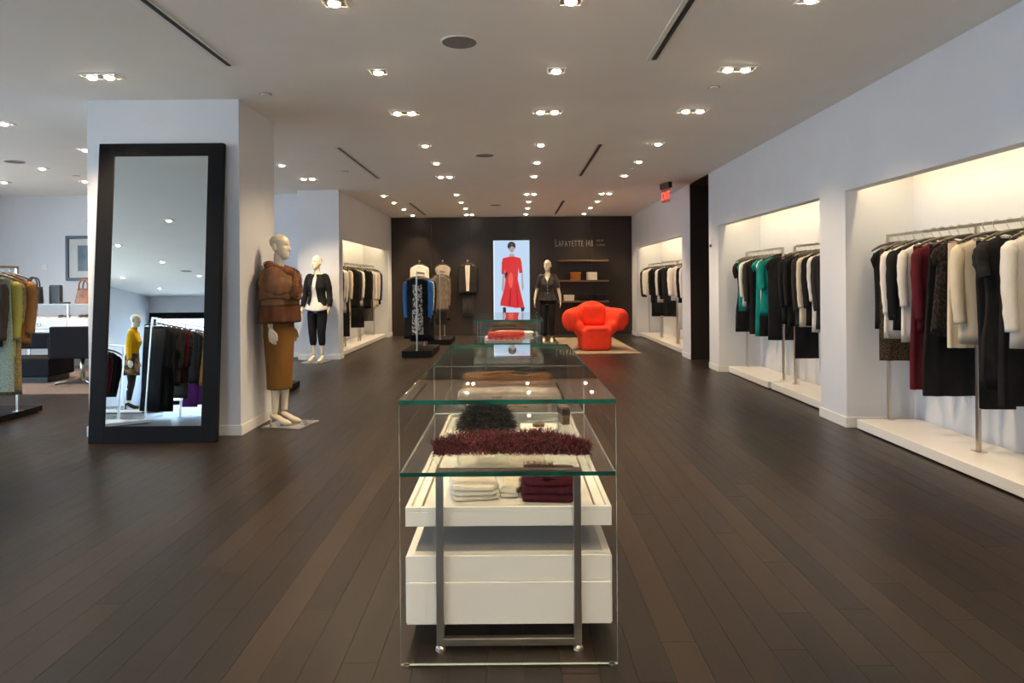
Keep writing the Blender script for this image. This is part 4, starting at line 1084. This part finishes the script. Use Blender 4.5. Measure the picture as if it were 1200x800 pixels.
def dress_shell(nm, rows, md, parent, n=48, gap=None, folds=0, amp=.0, seed=0, hem_in=True, wav=0):
    """rows: (cy, z, rx, ry) top to bottom; gap(q): half angle left open at the front"""
    rg = random.Random(seed); ph = rg.uniform(0, 6.28); rings = []
    NR = len(rows)
    fine = []
    for (a, b) in zip(rows, rows[1:]):
        for q in (0, .34, .67): fine.append(tuple(x+(y-x)*q for x, y in zip(a, b)))
    fine.append(rows[-1])
    for i, (cy, z, rx, ry) in enumerate(fine):
        q = i/(len(fine)-1); r = []
        ga = gap(q) if gap else None
        for k in range(n if ga is None else n+1):
            a = (2*math.pi*k/n) if ga is None else (-math.pi/2+ga+(2*math.pi-2*ga)*k/n)
            f = 1+amp*q*(math.sin(folds*a+ph)+.5*math.sin((folds*2-1)*a+2*ph))
            wz = wav*math.sin(3*a+ph+z*22)
            r.append((rx*f*math.cos(a), cy+ry*f*math.sin(a), z+wz))
        rings.append(r)
    if hem_in:
        cy, z, rx, ry = fine[-1]; rings.append([(p[0]*.94, cy+(p[1]-cy)*.94, p[2]+.012) for p in rings[-1]])
    m = MB(); m.loft(rings, gap is None, False); return m.build(nm, md, parent, smooth=True)
GLASSB = mat('base_plate', (.30,.29,.27), .12, .3)
def mannequin(label, x, y, rz, turn, spread, bend, gap, base=True, group=None, shift=0):
    t = thing('mannequin', label, 'mannequin', (x, y, 0), rz)
    m = MB()
    m.loft([[(rx*math.cos(a), cy+ry*math.sin(a), z) for a in [2*math.pi*k/32 for k in range(32)]] for cy, z, rx, ry in TORSO], True, True)
    head(m, turn)
    for s in (-1, 1):
        m.tube(arm_pts(s, spread, bend), ARM_R, 14, ref=(1,0,0)); hand(m, s, arm_pts(s, spread, bend)[-1])
        m.tube(leg_pts(s, gap, .03 if s > 0 else 0), LEG_R, 16, ref=(1,0,0)); foot(m, s, gap, .03 if s > 0 else 0)
        ellipsoid(m, (s*.062, -.085, 1.30), (.052,.052,.050), 0, 12)
    me = remeshed('body', m, .0055, 3); me.materials.append(MANN)
    o = link('body', me, t); o.location = (0,0,.014)
    if base:
        bx(-.19, .19, -.24-shift, .16-shift, 0, .014).build('base_plate', GLASSB, t, bev=.002)
        MB().tube([(gap, .05, .014), (gap, .055, .25)], .008, 8).build('support_rod', CHROME, t)
    return t
def sleeve(t, s, spread, bend, md, upto, add=.014, z=.014):
    p = arm_pts(s, spread, bend); P = [Vector(a)+Vector((0,0,z)) for a in p]; k = int(upto); f = upto-k
    pts = P[:k+1]; rr = [r+add for r in ARM_R[:k+1]]
    if f > 0: pts.append(P[k].lerp(P[k+1], f)); rr.append(ARM_R[k]+(ARM_R[k+1]-ARM_R[k])*f+add)
    pts = [pts[0]+Vector((-s*.055, 0, .018)), pts[0]+Vector((-s*.012, 0, .008))]+pts[1:]; rr = [rr[0]*.75, rr[0]*1.04]+rr[1:]
    pp, r2 = smooth_path(pts, rr, 4); r2 = [r_*(1+.03*math.sin(i_*2.1)) for i_, r_ in enumerate(r2)]
    m = MB(); m.tube(pp, r2, 18, ref=(1,0,0)); m.build('sleeve', md, t, smooth=True)
TROUSER_R = [.104,.092,.076,.071,.064,.056,.052]
def trouser(t, gap, md, bottom, add=None, z=.014):
    for s in (-1, 1):
        fwd = .03 if s > 0 else 0
        P = [Vector(a)+Vector((0,0,z)) for a in leg_pts(s, gap, fwd)]; pts = []; rr = []
        for i, p in enumerate(P):
            if p.z >= bottom: pts.append(p); rr.append(TROUSER_R[i] if add is None else LEG_R[i]+add)
            else:
                q = (P[i-1].z-bottom)/(P[i-1].z-p.z); pts.append(P[i-1].lerp(p, q)); rr.append(TROUSER_R[i-1]+(TROUSER_R[i]-TROUSER_R[i-1])*q if add is None else LEG_R[i-1]+(LEG_R[i]-LEG_R[i-1])*q+add); break
        m = MB(); m.tube(pts, rr, 18, ref=(1,0,0)); m.build('trouser_leg', md, t, smooth=True, sub=1)
    dress_shell('trouser_hip', [(-.002,1.10+z,.138,.098),(.004,1.06+z,.150,.105),(.012,.97+z,.184,.130),(.006,.91+z,.182,.122),(0,.86+z,.172,.105)], md, t)
# -- 1: brown shawl and skirt, in profile beside the pillar
WRAP = cloth('taupe_wool', (.17,.085,.042), .18, 26, .95, .3)
WRAP2 = cloth('rust_wool', (.10,.038,.018), .18, 26, .95, .3)
SKIRT_B = cloth('tobacco_skirt', (.19,.085,.016), .12, 8, .8)
m1 = mannequin('cream mannequin in a brown wool shawl, rust fur collar and long tobacco skirt', -2.275, 6.68, R(78), R(6), -.028, -.02, .062, shift=.07)
z_ = .014
dress_shell('skirt', [(.004,1.10,.140,.104),(.012,.99,.172,.132),(.010,.88,.172,.135),(.004,.70,.160,.123),(.004,.52,.148,.116),(.004,.40,.140,.112),(.004,.355,.138,.111)], SKIRT_B, m1, folds=3, amp=.02, seed=4)
dress_shell('cape_top', [(.008,1.48,.16,.095),(.0,1.42,.225,.135),(-.008,1.33,.240,.150),(-.010,1.24,.244,.158),(-.008,1.16,.246,.160)], WRAP, m1, folds=6, amp=.03, seed=5)
dress_shell('cape_hem_band', [(-.008,1.165,.249,.163),(-.006,1.08,.260,.172),(-.002,1.0,.270,.180)], WRAP2, m1, folds=6, amp=.035, seed=5)
dress_shell('shawl_wrap', [(.01,1.545,.10,.085),(.010,1.515,.222,.132),(-.002,1.43,.252,.162),(-.008,1.36,.258,.175),(-.010,1.28,.262,.180),(-.010,1.225,.257,.178)], WRAP, m1, folds=4, amp=.025, seed=8, wav=.012)
dress_shell('shawl_fold', [(.004,1.42,.254,.168),(-.008,1.37,.270,.186),(-.012,1.315,.268,.186),(-.010,1.29,.257,.178)], WRAP, m1, folds=3, amp=.03, seed=9, wav=.022)
fc = MB(); ring = [(.120*math.cos(a), -.010+.112*math.sin(a), 1.515-.035*math.sin(a)*-1-.01*math.cos(a)) for a in [2*math.pi*k/18 for k in range(19)]]
fc.tube(ring, [.046+.008*math.sin(k*1.7) for k in range(19)], 10); 
fc.tube([(.06,-.11,1.49), (.02,-.160,1.44), (-.03,-.180,1.36), (-.07,-.188,1.27), (-.075,-.185,1.22)], [.045,.056,.058,.050,.024], 10)
o = fc.build('fur_collar', RUST_FUR, m1, smooth=True)
pts = [Vector(p) for p in ring]; rd = [.050]*19; pn = sausage(pts, rd, 40, 40, 12)
pn += sausage([Vector(p) for p in ((.06,-.11,1.49), (.02,-.160,1.44), (-.03,-.180,1.36), (-.07,-.188,1.27), (-.075,-.185,1.22))], [.045,.056,.058,.050,.02], 30, 40, 13)
fur(m1, 'collar_fur', pn, RUST_FUR, .020, 14, .0016, .5)
# -- 2: black jacket, white blouse, black cropped trousers
m2 = mannequin('cream mannequin in an open black jacket, white blouse and cropped black trousers', -3.42, 11.98, R(-10), R(-22), .018, .01, .088)
trouser(m2, .088, BLACK, .27)
dress_shell('blouse', [(.012,1.53,.080,.066),(.008,1.46,.150,.084),(-.008,1.38,.156,.110),(-.022,1.31,.152,.122),(-.012,1.23,.140,.108),(-.006,1.15,.140,.104),(.004,1.05,.172,.124),(.010,.98,.205,.150),(.010,.90,.225,.165)], IVORY, m2, folds=5, amp=.05, seed=3, wav=.012)
dress_shell('jacket_body', [(.012,1.535,.088,.074),(.008,1.488,.150,.082),(.004,1.45,.180,.098),(-.008,1.38,.172,.122),(-.022,1.31,.166,.136),(-.012,1.23,.154,.122),(-.004,1.15,.152,.114),(.006,1.06,.176,.130),(.012,.985,.200,.148)], BLACK, m2, gap=lambda q: .16+.30*q*q)
for s in (-1, 1): sleeve(m2, s, .018, .01, BLACK, 3.9, .018)
for i in range(3): MB().disc((-.03-.01*i, -.155+.012*i, 1.30-.08*i), .009, (0,-1,0), .006, 10).build('button', BTN, m2)
# -- 3: short-sleeved dark leather jacket, black trousers
LEATHER = mat('dark_leather', (.035,.028,.024), .32, 0, .6, var=.5, scale=14, bump=.3)
m3 = mannequin('cream mannequin in a dark short-sleeved leather jacket and black trousers by the screen', .80, 15.35, R(-6), R(-20), .05, .03, .085)
trouser(m3, .085, BLACK, .13)
dress_shell('jacket_body', [(.012,1.530,.080,.068),(.008,1.488,.150,.082),(.004,1.45,.182,.098),(-.008,1.38,.174,.122),(-.022,1.31,.168,.136),(-.012,1.23,.150,.118),(-.004,1.15,.138,.104),(.006,1.06,.172,.128),(.012,.98,.206,.150),(.012,.955,.210,.152)], LEATHER, m3, gap=lambda q: max(.012, .62-1.9*q), folds=4, amp=.02, seed=2)
for s in (-1, 1):
    sleeve(m3, s, .05, .03, LEATHER, 1.75, .015)
    mm = MB(); mm.tube([(s*.075,.0,1.545), (s*.085,-.07,1.50), (s*.06,-.125,1.42), (s*.02,-.15,1.34)], [.016,.022,.022,.008], 8, el=.5); mm.build('lapel', LEATHER, m3, smooth=True)
for i in range(3): MB().disc((.012, -.165+.012*i, 1.27-.075*i), .010, (0,-1,0), .006, 10).build('button', CHROME, m3)
mm = MB(); mm.tube([(.140*math.cos(a), -.004+.108*math.sin(a), 1.16) for a in [2*math.pi*k/24 for k in range(25)]], .014, 8, el=.5); mm.build('belt', BLACK2, m3, smooth=True)
# -- 4: yellow sweater, printed skirt; seen in the mirror
KNITY = cloth('yellow_knit', (.68,.36,.004), .06, 30, .95, .3)
PATT = pattern_mat('brown_grey_print', 'noise', (.045,.04,.05), (.34,.19,.08), 9, .9, (1,1,1), .5)
m4 = mannequin('cream mannequin in a yellow turtleneck and printed skirt seen in the mirror', -7.5, -1.5, R(78), R(4), .012, -.02, .08, base=True)
dress_shell('sweater_body', [(.012,1.60,.064,.062),(.012,1.545,.070,.064),(.010,1.50,.130,.076),(.006,1.45,.180,.096),(-.008,1.38,.168,.116),(-.022,1.31,.160,.130),(-.012,1.23,.146,.112),(-.004,1.15,.136,.100),(.004,1.08,.152,.112)], KNITY, m4)
for s in (-1, 1): sleeve(m4, s, .012, -.02, KNITY, 4, .016)
dress_shell('skirt', [(.0,1.13,.134,.098),(.006,1.06,.162,.115),(.012,.97,.192,.134),(.010,.85,.21,.145),(.008,.66,.235,.155)], PATT, m4, folds=4, amp=.03)
trouser(m4, .08, BLACK2, .13, .004)
for s in (-1, 1):
    mm = MB(); foot(mm, s, .08, .03 if s > 0 else 0); o = mm.build('shoe', BLACK2, m4, smooth=True); o.location = (0,0,.013); o.scale = (1.04, 1.04, 1.05)
plinth(-7.95, -7.0, -1.95, -1.05, 'low white plinth under the yellow mannequin in the mirror', LACQ, .06); m4.location.z = .06
# ---- dark plinth and post seen behind the near mannequin
plinth(-3.30, -2.82, 7.9, 9.05, 'low dark plinth half hidden behind the mirror pillar', FRAME_M, .09)
rack(-2.98, (8.0, 8.7), 1.5, .09, 'steel rack post standing behind the mirror pillar', .03, CHROME)

# ================================================================ LEFT ROOM: rug, console, seats, bags, picture
RUG2 = mat('rug_grey_brown', (.14,.105,.09), .95, var=.15, scale=50, bump=.3)
r2 = thing('rug', 'grey-brown rug under the chairs of the left room', 'rug', (-7.9, 10.1, 0)); bx(-2.6, 2.6, -1.5, 1.5, 0, .012).build('pile', RUG2, r2, bev=.004)
cn = thing('display_console', 'white and glass display console with a long drawer in the left room', 'console', (-7.55, 11.2, .012))
CW = 1.35
for zz in (1.055,): pane('glass_top', -CW, CW, -.3, .3, zz, zz+.015, cn, EDGE2)
bx(-CW, CW, -.3, .3, .82, .84).build('display_shelf', LACQ, cn)
dr = bx(-CW, CW, -.29, .3, .66, .82).build('drawer_case', LACQ, cn, bev=.003)
for i in range(3):
    x0 = -CW+.01+i*(2*CW-.02)/3; x1 = x0+(2*CW-.02)/3-.008
    d = bx(x0, x1, -.305, -.29, .672, .812).build('drawer', LACQ, cn, bev=.002)
    mm = MB(); mm.tube([((x0+x1)/2+.03*math.cos(a), -.31, .742+.03*math.sin(a)) for a in [2*math.pi*k/16 for k in range(17)]], .006, 6); mm.build('ring_pull', CHROME, d, smooth=True)
bx(-CW, CW, -.29, .3, .625, .655).build('lower_frame', NICKEL, cn)
for x_ in (-CW+.02, -CW/3, CW/3, CW-.02):
    for y_ in (-.285, .285): bx(x_-.014, x_+.014, y_-.014, y_+.014, .84, 1.055).build('post', NICKEL, cn)
for x_ in (-CW+.03, CW-.03):
    for y_ in (-.27, .27): bx(x_-.02, x_+.02, y_-.02, y_+.02, 0, .625).build('leg', NICKEL, cn)
JEW = mat('jewellery_dark', (.06,.045,.035), .35, .4)
for i, (x_, w_, l_) in enumerate(((-.42, .16, 'coiled dark necklace on a tray inside the glass console'), (.30, .07, 'small dark brooch inside the glass console'), (.62, .06, 'small brown bracelet at the right inside the console'))):
    j = thing('necklace' if i == 0 else 'brooch' if i == 1 else 'bracelet', l_, 'jewellery', (-7.55+x_, 11.05, .862))
    mm = MB(); mm.tube([(w_*math.cos(a), .08*math.sin(a), .018+.008*math.sin(5*a)) for a in [2*math.pi*k/24 for k in range(25)]], .016, 6); mm.build('beads', JEW, j, smooth=True)
    mm = MB(); mm.tube([(w_*.5*math.cos(a), .045*math.sin(a), .014) for a in [2*math.pi*k/20 for k in range(21)]], .013, 6); mm.build('pendant', LEATH, j, smooth=True)
glb = thing('glasses_case', 'flat dark case lying on the glass top of the console', 'case', (-7.32, 11.15, 1.082)); bx(-.09,.09,-.04,.04,0,.015).build('lid', JEW, glb, bev=.005); bx(-.088,.088,-.038,.038,.015,.022).build('rim', BLACKPL, glb)
# bags on the console
BLKL = mat('black_leather', (.018,.018,.022), .35, var=.2, scale=20); BRL = mat('cognac_leather', (.23,.085,.03), .4, var=.35, scale=5)
def bag(name, label, x, y, z, w_, d_, h_, md, hh, rz, taper=.85):
    t = thing(name, label, 'handbag', (x, y, z), R(rz)); rings = []
    for q in (0, .04, .3, .7, .97, 1):
        k = (1-(1-taper)*q)*(.94 if q in (0, 1) else 1); kd = (1-.55*q)
        rings.append([(w_/2*k*math.copysign(abs(math.cos(a))**.4, math.cos(a)), d_/2*kd*math.copysign(abs(math.sin(a))**.5, math.sin(a)), h_*q) for a in [2*math.pi*i/28 for i in range(28)]])
    m = MB(); m.loft(rings, True, True); m.build('body', md, t, smooth=True)
    for s in (-1, 1):
        m = MB(); m.tube([(w_*.27*math.cos(math.pi-a), s*d_*.22, h_*.88+hh*math.sin(a)**.6) for a in [math.pi*i/14 for i in range(15)]], .013, 7); m.build('handle', md, t, smooth=True)
    m = MB(); m.tube([(w_/2*taper*1.0*math.copysign(abs(math.cos(a))**.4, math.cos(a)), d_/2*.46*math.copysign(abs(math.sin(a))**.5, math.sin(a)), h_*.97) for a in [2*math.pi*i/28 for i in range(29)]], .008, 6); m.build('rim_binding', md, t, smooth=True)
    bx(-.012, .012, -d_/2*.8-.006, -d_/2*.8, h_*.46, h_*.54).build('clasp', JEW, t)
    return t
bag('tote_bag', 'black tote bag with two tall handles standing on the console', -7.82, 11.16, 1.082, .27, .17, .27, BLKL, .19, 8, .95)
bag('leather_bag', 'cognac leather bag with wide handles on the right of the console', -7.0, 11.2, 1.082, .30, .20, .24, BRL, .17, -6, .78)
bb = thing('upright_box', 'black upright box standing behind the black tote bag', 'box', (-7.55, 11.30, 1.082)); bx(-.09,.09,-.04,.04,0,.28).build('case', BLACKPL, bb, bev=.004); bx(-.085,.085,-.035,.035,.28,.30).build('lid', BLKL, bb, bev=.003)
# chairs
CHF = mat('chair_black_leather', (.007,.007,.009), .7, 0, .15, var=.15, scale=6)
def lounge(label, x, y, rz, w_, swivel):
    t = thing('lounge_chair', label, 'chair', (x, y, .012), rz)
    a = w_/2
    bx(-a, a, -.30, .30, .36, .47).build('seat', CHF, t, bev=.02)
    o = bx(-a, a, .24, .32, .36, .80).build('backrest', CHF, t, bev=.02)
    for s in (-1, 1):
        bx(s*a-.03 if s > 0 else -a-.03, s*a+.03 if s > 0 else -a+.03, -.28, .30, .38, .64).build('armrest', CHF, t, bev=.015)
    if swivel:
        MB().tube([(0,0,.03), (0,0,.36)], .03, 14).build('column', CHROME, t, smooth=True)
        for k in range(4):
            an = R(45+90*k); m = MB(); m.tube([(0,0,.045), (.33*math.cos(an), .33*math.sin(an), .018)], [.022,.014], 8); m.build('leg', CHROME, t, smooth=True)
            MB().disc((.32*math.cos(an), .32*math.sin(an), 0), .02, (0,0,1), .014, 10).build('glide', BLACKPL, t)
    else:
        for sx in (-1, 1):
            for yy in (-.26, .26): MB().tube([(sx*(a-.04), yy, .36), (sx*(a-.02), yy, 0)], .013, 8).build('leg', CHROME, t, smooth=True)
    return t
lounge('black leather chair with its back to the camera in front of the console', -6.06, 9.62, R(180+4), .54, True)
bn = thing('low_settee', 'low black leather settee left of the chair in the left room', 'settee', (-7.15, 9.85, .012), 0)
bx(-.65, .65, -.28, .28, .08, .34).build('seat_block', CHF, bn, bev=.015); bx(-.6, .6, -.24, .24, 0, .08).build('plinth_base', BLACKPL, bn)
bx(-.65, .65, .22, .28, .43, .66).build('backrest', CHF, bn, bev=.012)
for x_ in (-.5, 0, .5): bx(x_-.015, x_+.015, .24, .26, .34, .43).build('back_post', NICKEL, bn)
# framed picture
pc = thing('framed_picture', 'framed dark photograph in a white mat on the left room wall', 'picture', (-7.93, 12.80, 1.88))
PFR = mat('picture_frame_blue', (.035,.05,.065), .4); ART = mat('picture_dark', (.035,.06,.075), .3, var=.6, scale=5)
a, b, k = .42, .42, .055
for r_ in ((-a, a, b-k, b), (-a, a, -b, -b+k)): bx(r_[0], r_[1], -.035, 0, r_[2], r_[3]).build('frame_bar', PFR, pc, bev=.003)
for r_ in ((-a, -a+k), (a-k, a)): bx(r_[0], r_[1], -.035, 0, -b+k, b-k).build('frame_bar', PFR, pc, bev=.003)
bx(-a+k, a-k, -.012, -.002, -b+k, b-k).build('mat_board', mat('mat_white', (.62,.62,.60), .9), pc)
bx(-.20, .20, -.015, -.012, -.24, .24).build('print', ART, pc)
bx(-a+k, a-k, -.020, -.017, -b+k, b-k).build('glazing', thin_glass('picture_glass', (.98,.98,.98), f0=.004), pc)
sw = thing('light_switch', 'double white wall switch left of the framed picture', 'switch', (-8.75, 12.80, 1.72)); bx(-.05,.05,-.012,0,-.05,.05).build('plate', BASE_M, sw, bev=.002)
for s in (-1, 1): bx(s*.022-.014, s*.022+.014, -.02, -.012, -.03, .03).build('rocker', BASE_M, sw, bev=.002)
